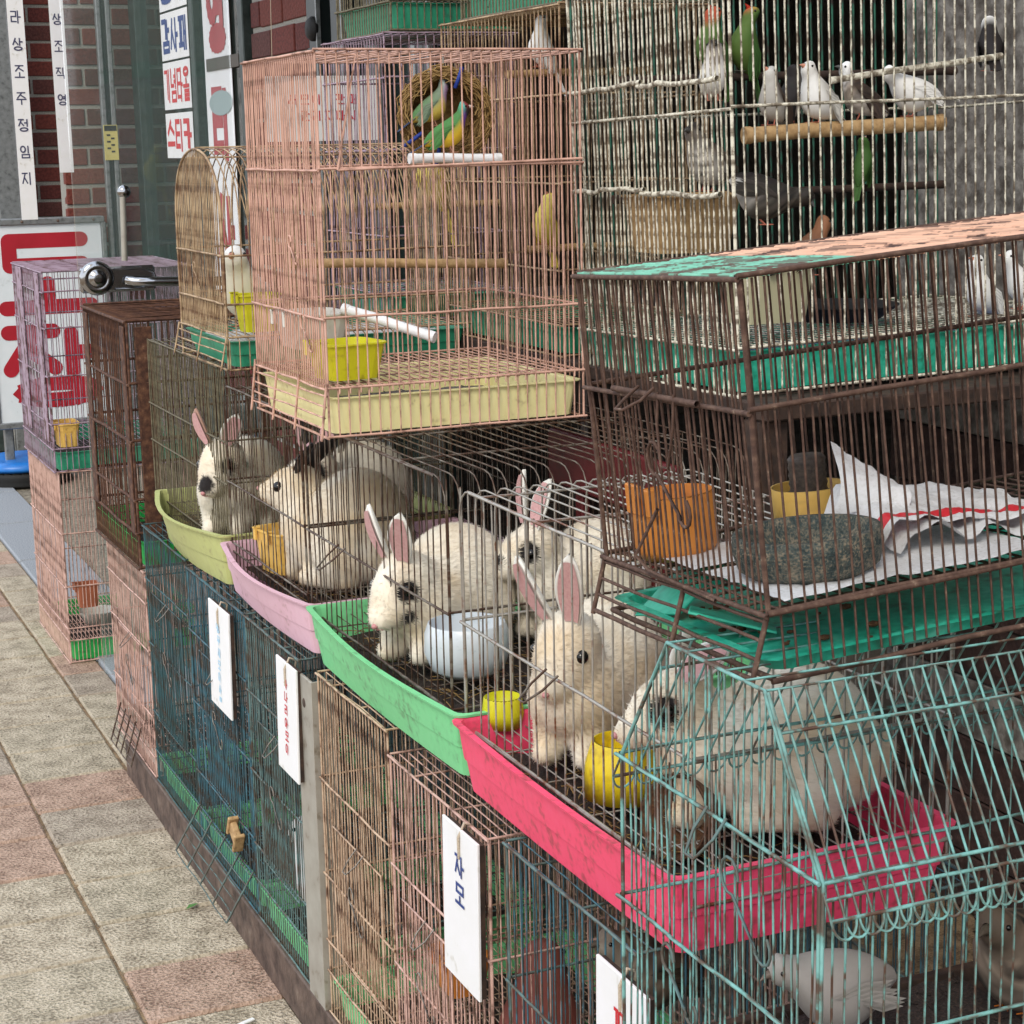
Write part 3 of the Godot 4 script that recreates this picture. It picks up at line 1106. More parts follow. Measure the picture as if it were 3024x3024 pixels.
	M.p_bluegrey = nmat([Color(.16, .18, .22), Color(.26, .33, .55), Color(.40, .44, .52), Color(.60, .62, .62)], [0, .4, .7, 1], .03, 6, .7, 0, 0, false, 46)
	M.card = nmat([Color(.78, .77, .74), Color(.89, .89, .89), Color(.91, .91, .92)], [0, .18, 1], .01, 3, .55, 0, 0, false, 50)
	M.paper = nmat([Color(.66, .64, .62), Color(.80, .80, .80), Color(.86, .86, .87)], [0, .3, 1], .05, 9, .8, 0, 2.0, false, 51)
	M.newsprint = nmat([Color(.24, .22, .23), Color(.38, .36, .37), Color(.50, .48, .48)], [0, .5, 1], .04, 6, .9, 0, 2.0, false, 52)
	M.ink_red = nmat([Color(.86, .55, .56), Color(.78, .16, .20), Color(.76, .10, .15)], [0, .3, 1], .03, 9, .6)
	M.sign_red = nmat([Color(.62, .08, .14), Color(.68, .09, .17)], [0, 1], .01, 2, .45)
	M.ink_blue = nmat([Color(.55, .62, .75), Color(.16, .25, .50), Color(.12, .20, .46)], [0, .3, 1], .03, 9, .6)
	M.ink_cyan = nmat([Color(.80, .87, .92), Color(.52, .76, .88)], [0, 1], .04, 9, .6)
	M.ink_navy = plain(Color(.24, .24, .36), .6)
	M.ink_dark = plain(Color(.12, .11, .09), .6)
	M.string = nmat([Color(.62, .56, .48), Color(.78, .73, .66)], [0, 1], .05, 20, .9)
	M.fur = vmat(.95)
	M.fur.rim_enabled = true
	M.fur.rim = .25
	M.feather = vmat(.75)
	M.ear_pink = nmat([Color(.72, .52, .52), Color(.80, .62, .62), Color(.84, .70, .69)], [0, .4, 1], .03, 12, .75)
	M.nose_pink = plain(Color(.72, .50, .50), .6)
	M.eye = plain(Color(.015, .01, .01), .08)
	var brk := func(a: Color, sd: int) -> StandardMaterial3D:
		return nmat([a.darkened(.45), a.darkened(.18), a, a.lightened(.06), Color(.50, .44, .40)], [0, .25, .55, .93, 1], .03, 5, .88, 0, 3.0, true, sd)
	M.bricks = [brk.call(Color(.40, .17, .14), 60), brk.call(Color(.36, .15, .13), 61), brk.call(Color(.33, .17, .15), 62), brk.call(Color(.42, .19, .15), 63)]
	M.mortar = nmat([Color(.40, .39, .37), Color(.56, .55, .52), Color(.64, .63, .60)], [0, .4, 1], .05, 6, .95, 0, 3.0, true, 64)
	var pv := func(cols: Array, sd: int) -> StandardMaterial3D:
		return gritty(cols, [0, .32, .45, .55, .67, 1], .12, .013, .32, 2.2, .95, 5.0, sd)
	M.pave = [
		pv.call([Color(0.31, 0.26, 0.21), Color(0.52, 0.47, 0.40), Color(0.65, 0.60, 0.52), Color(0.71, 0.66, 0.58), Color(0.76, 0.71, 0.63), Color(0.91, 0.86, 0.78)], 70),
		pv.call([Color(0.30, 0.26, 0.22), Color(0.51, 0.47, 0.40), Color(0.63, 0.59, 0.51), Color(0.69, 0.64, 0.56), Color(0.74, 0.69, 0.61), Color(0.89, 0.85, 0.78)], 71),
		pv.call([Color(0.32, 0.23, 0.19), Color(0.51, 0.41, 0.35), Color(0.63, 0.53, 0.46), Color(0.68, 0.57, 0.50), Color(0.72, 0.61, 0.54), Color(0.85, 0.75, 0.67)], 72),
		pv.call([Color(0.28, 0.24, 0.20), Color(0.48, 0.43, 0.37), Color(0.59, 0.54, 0.48), Color(0.64, 0.59, 0.53), Color(0.69, 0.64, 0.57), Color(0.83, 0.78, 0.70)], 73)]
	M.soil = gritty([Color(.20, .15, .11), Color(.42, .34, .25), Color(.56, .47, .36), Color(.64, .55, .43)], [0, .4, .55, 1], .2, .02, .5, 2.0, .97, 3.0, 74)
	M.granite = nmat([Color(.34, .35, .37), Color(.50, .52, .55), Color(.58, .60, .62), Color(.66, .67, .68)], [0, .35, .6, 1], .10, 4, .85, 0, 2.0, true, 75)
	M.concrete = nmat([Color(.30, .27, .24), Color(.45, .42, .37), Color(.53, .50, .44), Color(.62, .59, .53)], [0, .35, .65, 1], .03, 2.5, .95, 0, 4.0, true, 76)
	M.steel_base = nmat([Color(.17, .12, .10), Color(.31, .25, .22), Color(.40, .33, .29), Color(.50, .44, .39)], [0, .35, .7, 1], .015, 2.5, .7, .1, 2.0, true, 77)
	M.cement_wall = nmat([Color(.24, .21, .19), Color(.40, .38, .36), Color(.52, .50, .48), Color(.62, .60, .57)], [0, .4, .65, 1], .02, 2.2, .95, 0, 4.0, true, 78)
	M.brown_wall = nmat([Color(.13, .08, .07), Color(.22, .145, .13), Color(.27, .19, .17), Color(.36, .28, .25)], [0, .35, .7, 1], .025, 3, .9, 0, 3.0, true, 79)
	M.dark_frame = plain(Color(.07, .11, .11), .4, .2)
	M.inside = nmat([Color(.34, .30, .27), Color(.46, .42, .38), Color(.54, .50, .46)], [0, .5, 1], .01, 1, .9)
	M.alu = nmat([Color(.36, .37, .37), Color(.52, .53, .53), Color(.60, .61, .61)], [0, .4, 1], .02, 3, .4, .6)
	M.alu_pale = nmat([Color(.46, .42, .36), Color(.62, .60, .56), Color(.68, .67, .63)], [0, .25, 1], .012, 3, .5, .25, 0, false, 81)
	M.green_frame = nmat([Color(.13, .16, .15), Color(.21, .25, .24), Color(.28, .32, .31)], [0, .4, 1], .02, 2, .45, .3)
	M.chrome = plain(Color(.66, .66, .67), .16, 1.0)
	M.black = nmat([Color(.035, .035, .035), Color(.09, .09, .09)], [0, 1], .03, 5, .7)
	M.dark_wood = nmat([Color(.10, .07, .06), Color(.20, .14, .11), Color(.30, .22, .17)], [0, .5, 1], .02, 4, .85)
	M.wood = nmat([Color(.50, .38, .24), Color(.68, .55, .38), Color(.76, .64, .46)], [0, .5, 1], .02, 8, .75)
	M.coco = nmat([Color(.16, .09, .05), Color(.34, .22, .13), Color(.48, .34, .21)], [0, .5, 1], .05, 9, .9, 0, 6.0)
	M.sign_white = nmat([Color(.74, .77, .78), Color(.84, .87, .89), Color(.87, .89, .91)], [0, .2, 1], .01, 2, .35)
	M.blue_plastic = nmat([Color(.06, .30, .58), Color(.10, .42, .74), Color(.14, .47, .78)], [0, .3, 1], .02, 3, .35)
	M.glass = StandardMaterial3D.new()
	M.glass.transparency = BaseMaterial3D.TRANSPARENCY_ALPHA
	M.glass.albedo_color = Color(.60, .72, .70, .06)
	M.glass.roughness = .03
	M.glass.metallic_specular = .5
	M.shop_glass = StandardMaterial3D.new()
	M.shop_glass.transparency = BaseMaterial3D.TRANSPARENCY_ALPHA
	M.shop_glass.albedo_color = Color(.20, .26, .25, .35)
	M.shop_glass.roughness = .05
	M.film = plain(Color(.55, .62, .62), .5)
	M.tape = nmat([Color(.24, .21, .18), Color(.34, .31, .27)], [0, 1], .03, 6, .6)

func _ready():
	rng.seed = 20240611
	# camera
	var cam := Camera3D.new()
	cam.name = "camera"
	add_child(cam)
	var yaw := deg_to_rad(23.4)
	var pit := deg_to_rad(-11.4)
	var rol := deg_to_rad(1.2)
	var fw := Vector3(sin(yaw) * cos(pit), sin(pit), -cos(yaw) * cos(pit))
	var rt := Vector3(cos(yaw), 0, sin(yaw))
	var uu := rt.cross(fw)
	cam.transform = Transform3D(Basis(rt * cos(rol) - uu * sin(rol), rt * sin(rol) + uu * cos(rol), -fw), Vector3(0, 1.125, 0))
	cam.fov = 31.28
	cam.near = .05
	cam.far = 300.0
	cam.current = true
	# sky, sun, exposure: bright overcast
	var we := WorldEnvironment.new()
	we.name = "world_environment"
	var env := Environment.new()
	env.background_mode = Environment.BG_SKY
	var sky := Sky.new()
	var sm := ProceduralSkyMaterial.new()
	sm.sky_top_color = Color(.80, .84, .90)
	sm.sky_horizon_color = Color(.90, .91, .92)
	sm.ground_horizon_color = Color(.55, .54, .52)
	sm.ground_bottom_color = Color(.34, .32, .30)
	sm.sky_curve = .2
	sky.sky_material = sm
	env.sky = sky
	env.tonemap_mode = Environment.TONE_MAPPER_LINEAR
	env.tonemap_exposure = 2.4
	env.sdfgi_enabled = true
	env.ssao_enabled = true
	env.ssil_enabled = true
	we.environment = env
	add_child(we)
	var sun := DirectionalLight3D.new()
	sun.name = "sun"
	sun.light_energy = .30
	sun.light_color = Color(1.0, .97, .92)
	sun.light_angular_distance = 24.0
	sun.shadow_enabled = true
	add_child(sun)
	sun.rotation_degrees = Vector3(-42, -40, 0)
	materials()
	setting()
	storefront()
	street_things()
	lower_row()
	rabbit_row()
	upper_cages()
	bird_stack()
	near_stack()
	animals()

func setting():
	var g := structure("ground")
	var gm := MB.new()
	gm.quad(Vector3(-60, -.005, 60), Vector3(-60, -.005, -60), Vector3(60, -.005, -60), Vector3(60, -.005, 60))
	obj("ground_sheet", gm, M.soil, g)
	# paving blocks
	var pv := structure("pavement")
	var vs := []
	for q in 4:
		var mb := MB.new()
		mb.box(Vector3.ZERO, Vector3(.187 - q * .001, .03, .1695 - q * .0008), .004)
		vs.push_back(mb.mesh())
	var n := 0
	for cx in 7:
		var row := 0
		for rz in 28:
			if n >= 280: break
			var x: float = .527 - cx * .190
			var z: float = -1.95 - rz * .1725 - (.086 if cx % 2 == 1 else 0.03)
			var mi := 0
			var w := fmod(absf(sin(cx * 12.9898 + rz * 78.233) * 43758.5453), 1.0)
			if w > .5: mi = 1
			if z < -2.85 and z > -3.36 and cx < 2: mi = 2
			elif z > -2.15 and cx == 0: mi = 2
			elif w > .93: mi = 2
			if cx == 1 and rz == 1: mi = 3
			if w < .05: mi = 3
			if z < -3.9 and w < .4: mi = 3
			inst("paving_block", vs[int(w * 40) % 4], M.pave[mi], pv, Vector3(x, -.015 + j(.0012), z), Vector3(j(.35), j(.5), j(.35)))
			n += 1
			row += 1
	var nb := MB.new()
	nb.box(Vector3.ZERO, Vector3(.090, .03, .168), .003)
	var nbm := nb.mesh()
	for rz in 20:
		inst("paving_block", nbm, M.pave[[0, 1, 1, 3, 2, 1, 0][rz % 7]], pv, Vector3(.670, -.015 + j(.001), -3.34 - rz * .1725), Vector3(j(.3), j(.4), j(.3)))
	# pale grey kerb stones beyond the first cages
	var kb := structure("kerb")
	var km := MB.new()
	km.box(Vector3.ZERO, Vector3(.165, .06, .545), .004)
	var kms := km.mesh()
	for i in 6:
		inst("kerb_stone", kms, M.granite, kb, Vector3(.80, -.022 + j(.001), -3.75 - i * .555), Vector3(0, j(.3), j(.2)))
	var ap := structure("concrete_apron")
	var am := MB.new()
	am.box(Vector3(1.15, -.012, -4.2), Vector3(.52, .02, 8.0), .002)
	obj("slab", am, M.concrete, ap)
	var mh := thing("drain_cover", "round pale metal drain cover set in the concrete by the kerb", "drain cover", Vector3(.94, -.002, -6.1))
	var dm := MB.new()
	dm.lathe(Transform3D.IDENTITY, [Vector2(.085, 0), Vector2(.085, .006), Vector2(.075, .008), Vector2(.072, .005), Vector2(0, .006)], 24)
	obj("lid", dm, M.concrete, mh)
	var ch := MB.new()
	ch.box(Vector3(-.02, .011, .02), Vector3(.03, .010, .012), .002)
	obj("lump", ch, M.soil, mh)
	# grit swept into the joints
	var gr := MB.new()
	for i in 1500:
		var p := Vector3(rng.randf_range(.25, .60), .001, rng.randf_range(-4.2, -2.1))
		if rng.randf() < .45: p.x = .61 - absf(rng.randfn(0, .05))
		elif rng.randf() < .5: p.x = [.432, .242][rng.randi() % 2] + rng.randfn(0, .006)
		var s := rng.randf_range(.0007, .0020)
		gr.ball(p, Vector3(s, s * .6, s), 4)
	var gt := obj("grit", gr, M.concrete, self)
	gt.name = "grit"
	gt.set_meta("label", "grit and crumbs scattered on the paving along the cages")
	gt.set_meta("category", "grit")
	gt.set_meta("kind", "stuff")
	var lf := thing("leaf", "small green leaf lying on the paving by the steel base", "leaf", Vector3(.575, .002, -2.58), Vector3(0, 30, 0))
	var lm := MB.new()
	lm.nquad(Vector3(-.012, .001, 0), Vector3(0, .004, .006), Vector3(.014, .002, 0), Vector3(0, .003, -.006), UPV, UPV, UPV, UPV)
	obj("blade", lm, plain(Color(.30, .48, .22), .6), lf)
	var sc := thing("paper_scrap", "small white scrap of paper on the paving", "scrap", Vector3(.55, .002, -2.18), Vector3(0, 20, 0))
	var scm := MB.new()
	scm.box(Vector3(0, .002, 0), Vector3(.022, .003, .006), .001)
	scm.box(Vector3(-.013, .003, .004), Vector3(.010, .004, .007), .001)
	obj("scrap", scm, M.card, sc)

func storefront():
	# the shop behind the cages
	var b := thing("shop_building", "dark shop interior and cement wall behind the stacked cages", "building")
	var w := MB.new()
	w.box(Vector3(1.72, 1.6, -.60), Vector3(.20, 3.2, 3.36), .004)
	obj("cement_wall", w, M.cement_wall, b)
	var uw := MB.new()
	uw.box(Vector3(1.56, 2.75, -4.5), Vector3(.24, 1.1, 4.4), 0)
	obj("upper_wall", uw, M.cement_wall, b)
	var sh := MB.new()
	sh.box(Vector3(5.5, 1.6, -4.5), Vector3(.1, 3.2, 4.5), 0)
	sh.box(Vector3(3.5, 1.6, -6.75), Vector3(4.0, 3.2, .1), 0)
	sh.box(Vector3(3.62, 1.6, -2.24), Vector3(3.6, 3.2, .1), 0)
	obj("inner_wall", sh, M.inside, b)
	var fl := MB.new()
	fl.box(Vector3(3.5, -.03, -4.5), Vector3(4.1, .05, 4.4), 0)
	obj("floor", fl, M.inside, b)
	var rf := MB.new()
	rf.box(Vector3(3.5, 2.42, -4.5), Vector3(4.1, .1, 4.6), 0)
	obj("roof", rf, M.cement_wall, b)
	var cn := MB.new()
	cn.box(Vector3(1.27, 2.02, -3.72), Vector3(.76, .03, 2.75), .003)
	obj("canopy", cn, M.cement_wall, b)
	# siding boards on the cement wall, low down
	var vs := []
	for q in 3:
		var mb := MB.new()
		mb.box(Vector3.ZERO, Vector3(.014, .086, .40 - q * .001), .002)
		vs.push_back(mb.mesh())
	for i in 9:
		for k in 4:
			inst("board", vs[(i * 3 + k * 2) % 3], M.brown_wall if (i % 5 != 3) else M.cement_wall, b, Vector3(1.613 + j(.001), .045 + i * .0885, -2.05 + k * .402 + (.0 if i % 2 == 0 else -.02)))
	# brick pier beside the window and the end pillar
	brick_wall("brick_wall", "dark brick pier between the glass window and the dark doorway", Vector3(1.42, 0, -5.02), -90, .52, 0.0, 2.2, .080, .21, M.bricks, "brick walls of the shop front")
	brick_wall("brick_wall", "red brick pillar behind the standing sign and chrome door handle", Vector3(1.16, 0, -6.5), 0, .42, 0.0, 2.0, .0672, .21, M.bricks, "brick walls of the shop front")
	brick_wall("brick_wall", "red brick wall at the far left behind the narrow white banners", Vector3(1.13, 0, -7.4), 0, .42, 0.0, 2.2, .0672, .21, M.bricks, "brick walls of the shop front")
	# window: frame, panes and stickers in the plane x = 1.42
	var win := thing("shop_window", "glass shop window in a grey green metal frame with stickers", "window", Vector3(1.42, 0, 0))
	for z in [-6.44, -5.62, -5.07]:
		var p := MB.new()
		p.box(Vector3(.012, 1.1, z), Vector3(.05, 2.2, .05 if z > -6 else .09), .003)
		obj("mullion", p, M.green_frame, win)
	for y in [.06, 2.17]:
		var p := MB.new()
		p.box(Vector3(.012, y, -5.755), Vector3(.046, .09, 1.30), .003)
		obj("rail", p, M.green_frame, win)
	for s in [[-6.41, -5.65], [-5.59, -5.10]]:
		var p := MB.new()
		p.box(Vector3(.012, 1.11, (s[0] + s[1]) * .5), Vector3(.006, 2.0, s[1] - s[0]), 0)
		obj("pane", p, M.shop_glass, win)
	var N := Vector3(-1, 0, 0)
	var R := Vector3(0, 0, 1)
	var st := [["감사패", 1.409, 1.556, M.ink_blue, "white window sticker with blue lettering above the red ones"], ["기념타올", 1.254, 1.402, M.ink_red, "white window sticker with four red characters"], ["스티카", 1.100, 1.242, M.ink_red, "lowest white window sticker with three red characters"], ["상패", 1.563, 1.70, M.ink_blue, "topmost white window sticker with blue lettering cut by the frame"]]
	for s in st:
		var t := thing("window_sticker", s[4], "sticker", Vector3(1.4215, s[1], -6.075), Vector3.ZERO, "printed stickers on the shop window")
		var pw := .36
		var ph: float = s[2] - s[1]
		var mb := MB.new()
		mb.box(Vector3(0, ph * .5, pw * .5), Vector3(.001, ph, pw), 0)
		obj("sheet", mb, M.card, t)
		var k: int = s[0].length()
		var cw: float = (pw - .03) / k - .008
		letters(t, s[3], s[0], Vector3(-.0006, ph * .14, .015), R, UPV, N, cw, ph * .72, cw * .16, .010)
	var bs := thing("window_banner", "tall white window banner with large red characters", "banner", Vector3(1.4215, .70, -5.53))
	var bm := MB.new()
	bm.box(Vector3(0, .48, .15), Vector3(.001, .96, .30), 0)
	obj("sheet", bm, M.card, bs)
	letters(bs, M.sign_red, "영티사", Vector3(-.0006, .70, .06), R, UPV, N, .19, .21, .042, .10, true)
	var tp := thing("tape_strip", "dark tape strip across the tall red lettered banner", "tape", Vector3(1.4185, 1.352, -5.50))
	var tm := MB.new()
	tm.box(Vector3(0, .018, .18), Vector3(.002, .036, .36), .0005)
	obj("strip", tm, M.tape, tp)
	var ov := thing("oval_sticker", "oval grey sticker on the tall red lettered banner", "sticker", Vector3(1.4185, 1.258, -5.36))
	var om := MB.new()
	var ring := []
	for i in 24:
		ring.push_back(Vector3(0, sin(TAU * i / 24) * .036, cos(TAU * i / 24) * .13))
	for i in 24:
		om.tri(Vector3.ZERO, ring[i], ring[(i + 1) % 24], N, N, N)
	obj("disc", om, M.film, ov)
	# dark sliding door with pale edges, right of the pier
	var dd := thing("sliding_door", "dark green shop door with thin pale metal edges behind the cages", "door", Vector3(1.45, 0, 0))
	for z in [-4.47, -4.28, -4.04, -3.72]:
		var p := MB.new()
		p.box(Vector3(0, 1.1, z), Vector3(.05, 2.2, .10), .003)
		obj("stile", p, M.dark_frame, dd)
		var e := MB.new()
		e.box(Vector3(-.028, 1.1, z + .054), Vector3(.012, 2.2, .007), .001)
		obj("edge_strip", e, M.alu, dd)
	for z in [-4.375, -4.16, -3.88]:
		var p := MB.new()
		p.box(Vector3(.01, 1.1, z), Vector3(.006, 2.2, .22 if z > -4 else .14), 0)
		obj("pane", p, M.shop_glass, dd)
	var kn := MB.new()
	kn.lathe(Transform3D(Basis(Vector3(0, 0, 1), PI / 2), Vector3(-.03, 1.41, -4.44)), [Vector2(0, .02), Vector2(.022, .018), Vector2(.03, .008), Vector2(.03, 0), Vector2(.012, -.004)], 18)
	obj("knob", kn, M.black, dd)
	# open glass door leaf with lock and pull handle
	var gd := thing("glass_door", "open clear glass door with chrome lock and pull handle", "door", Vector3(.690, 0, -3.8))
	var pm := MB.new()
	pm.box(Vector3(.17, 1.08, 0), Vector3(.34, 2.1, .010), .0015)
	obj("pane", pm, M.glass, gd)
	var lk := MB.new()
	var F := Basis(Vector3(1, 0, 0), PI / 2)
	lk.lathe(Transform3D(F, Vector3(.034, .872, .004)), [Vector2(.034, .006), Vector2(.035, .016), Vector2(.032, .022), Vector2(.024, .025), Vector2(.021, .022), Vector2(.015, .023), Vector2(.013, .028), Vector2(.007, .029), Vector2(0, .029)], 28)
	var lo := obj("lock", lk, M.chrome, gd)
	var pl := MB.new()
	pl.box(Vector3(.078, .868, .011), Vector3(.155, .052, .012), .005)
	obj("lock_plate", pl, M.chrome, lo)
	var lp := MB.new()
	lp.tube([Vector3(.07, .889, .020), Vector3(.125, .889, .021), Vector3(.15, .880, .021), Vector3(.154, .867, .021), Vector3(.148, .855, .021), Vector3(.125, .848, .021), Vector3(.07, .848, .020)], .003, 8)
	obj("rim", lp, M.chrome, lo)
	var bar := MB.new()
	bar.tube([Vector3(.095, .866, .022), Vector3(.108, .863, .034), Vector3(.15, .861, .037), Vector3(.30, .855, .037)], .0100, 12, .0100, true)
	obj("lever", bar, M.chrome, lo)
	var hb := MB.new()
	hb.tube([Vector3(.097, 1.034, .018), Vector3(.093, .905, .018)], .0062, 10, -1.0, true)
	obj("pull_bar", hb, M.alu_pale, gd)
	var kb := MB.new()
	kb.ball(Vector3(.101, 1.044, .016), Vector3(.014, .014, .011), 16)
	obj("pull_knob", kb, M.chrome, gd)
	# metal post with a small yellow label
	var po := thing("metal_post", "dark aluminium post with a small yellow label beside the brick pillar", "post", Vector3(1.30, 0, -6.40))
	for k in [[-.016, .016], [.016, .016]]:
		var p := MB.new()
		p.box(Vector3(k[0], 1.0, 0), Vector3(k[1], 2.0, .03), .003)
		obj("bar", p, M.alu, po)
	var pc := MB.new()
	pc.box(Vector3(0, 1.0, -.006), Vector3(.018, 2.0, .02), 0)
	obj("channel", pc, M.black, po)
	var lb := MB.new()
	lb.box(Vector3(.0, 1.155, .0185), Vector3(.048, .118, .003), .0008)
	var lbo := obj("label_plate", lb, plain(Color(.80, .75, .45), .5), po)
	var ld := MB.new()
	ld.box(Vector3(0, 1.203, .0205), Vector3(.042, .018, .001), 0)
	for i in 6:
		ld.box(Vector3(-.008 + (i % 2) * .014, 1.18 - i * .011, .0205), Vector3(.012, .006, .001), 0)
	obj("label_print", ld, M.ink_dark, lbo)

func street_things():
	# standing sign
	var s := thing("standing_sign", "white standing sign with big red characters in a steel frame", "sign", Vector3(.86, 0, -6.40), Vector3(0, 0, 0))
	var b := MB.new()
	b.box(Vector3(.195, .555, 0), Vector3(.385, .68, .05), .004)
	obj("panel", b, M.sign_white, s)
	var fr := MB.new()
	for y in [.211, .899]: fr.box(Vector3(.195, y, .004), Vector3(.405, .022, .062), .003)
	for x in [-.004, .394]: fr.box(Vector3(x, .555, .004), Vector3(.016, .67, .060), .003)
	obj("frame", fr, M.alu, s)
	for x in [.02, .12, .24, .36]:
		var rv := MB.new()
		rv.ball(Vector3(x, .899, .036), Vector3(.005, .005, .003), 8)
		obj("rivet", rv, M.steel_base, s)
	letters(s, M.sign_red, "도장", Vector3(.025, .585, .0255), Vector3(1, 0, 0), UPV, Vector3(0, 0, 1), .335, .275, .050, .045, true, true)
	var lg := MB.new()
	lg.box(Vector3(.03, .102, -.01), Vector3(.03, .204, .03), .003)
	obj("leg", lg, M.alu, s)
	lg = MB.new()
	lg.box(Vector3(.33, .102, -.01), Vector3(.03, .204, .03), .003)
	obj("leg", lg, M.alu, s)
	var st := thing("sign_base", "round sign base of black rubber with a bright blue top ring", "sign base", Vector3(.94, 0, -6.46))
	var tb := MB.new()
	tb.lathe(Transform3D.IDENTITY, [Vector2(.0, 0), Vector2(.15, 0), Vector2(.165, .012), Vector2(.15, .024), Vector2(.165, .036), Vector2(.15, .048), Vector2(.155, .055), Vector2(.0, .056)], 32)
	obj("rubber", tb, M.black, st)
	var bl := MB.new()
	bl.lathe(Transform3D.IDENTITY, [Vector2(.10, .055), Vector2(.158, .056), Vector2(.162, .066), Vector2(.158, .082), Vector2(.13, .09), Vector2(.0, .092)], 32)
	obj("top_ring", bl, M.blue_plastic, st)
	# narrow vertical banners
	var bn := [[.942, -5.95, .050, .92, 2.0, "인라상조주정임지", 0.0, "narrow white banner with eight dark characters at the far left"], [1.121, -6.25, .046, 1.06, 1.95, "민상조직영", 0.0, "second narrow white banner with blue characters over the pillar corner"]]
	for q in bn:
		var t := thing("strip_banner", q[7], "banner", Vector3(q[0], q[3], q[1]), Vector3(0, 0, q[6]), "narrow white vertical banners")
		var mb := MB.new()
		var h: float = q[4] - q[3]
		mb.box(Vector3(0, h * .5, 0), Vector3(q[2], h, .0015), 0)
		obj("strip", mb, M.card, t)
		var cw: float = q[2] * .62
		letters(t, M.ink_navy, q[5], Vector3(-cw * .5, h - .33 if q[5].length() < 6 else h - .40, .0009), Vector3(1, 0, 0), UPV, Vector3(0, 0, 1), cw, cw * 1.25, cw * .13, .043 if q[5].length() > 6 else .05, true)
	var gp := thing("metal_shutter", "grey green metal shutter post at the far left edge", "shutter", Vector3(.86, 0, -7.2))
	for i in 3:
		var p := MB.new()
		p.box(Vector3(.03 + i * .085, 1.1, i * .02), Vector3(.08, 2.2, .04), .004)
		obj("panel", p, M.green_frame if i < 2 else M.alu, gp)

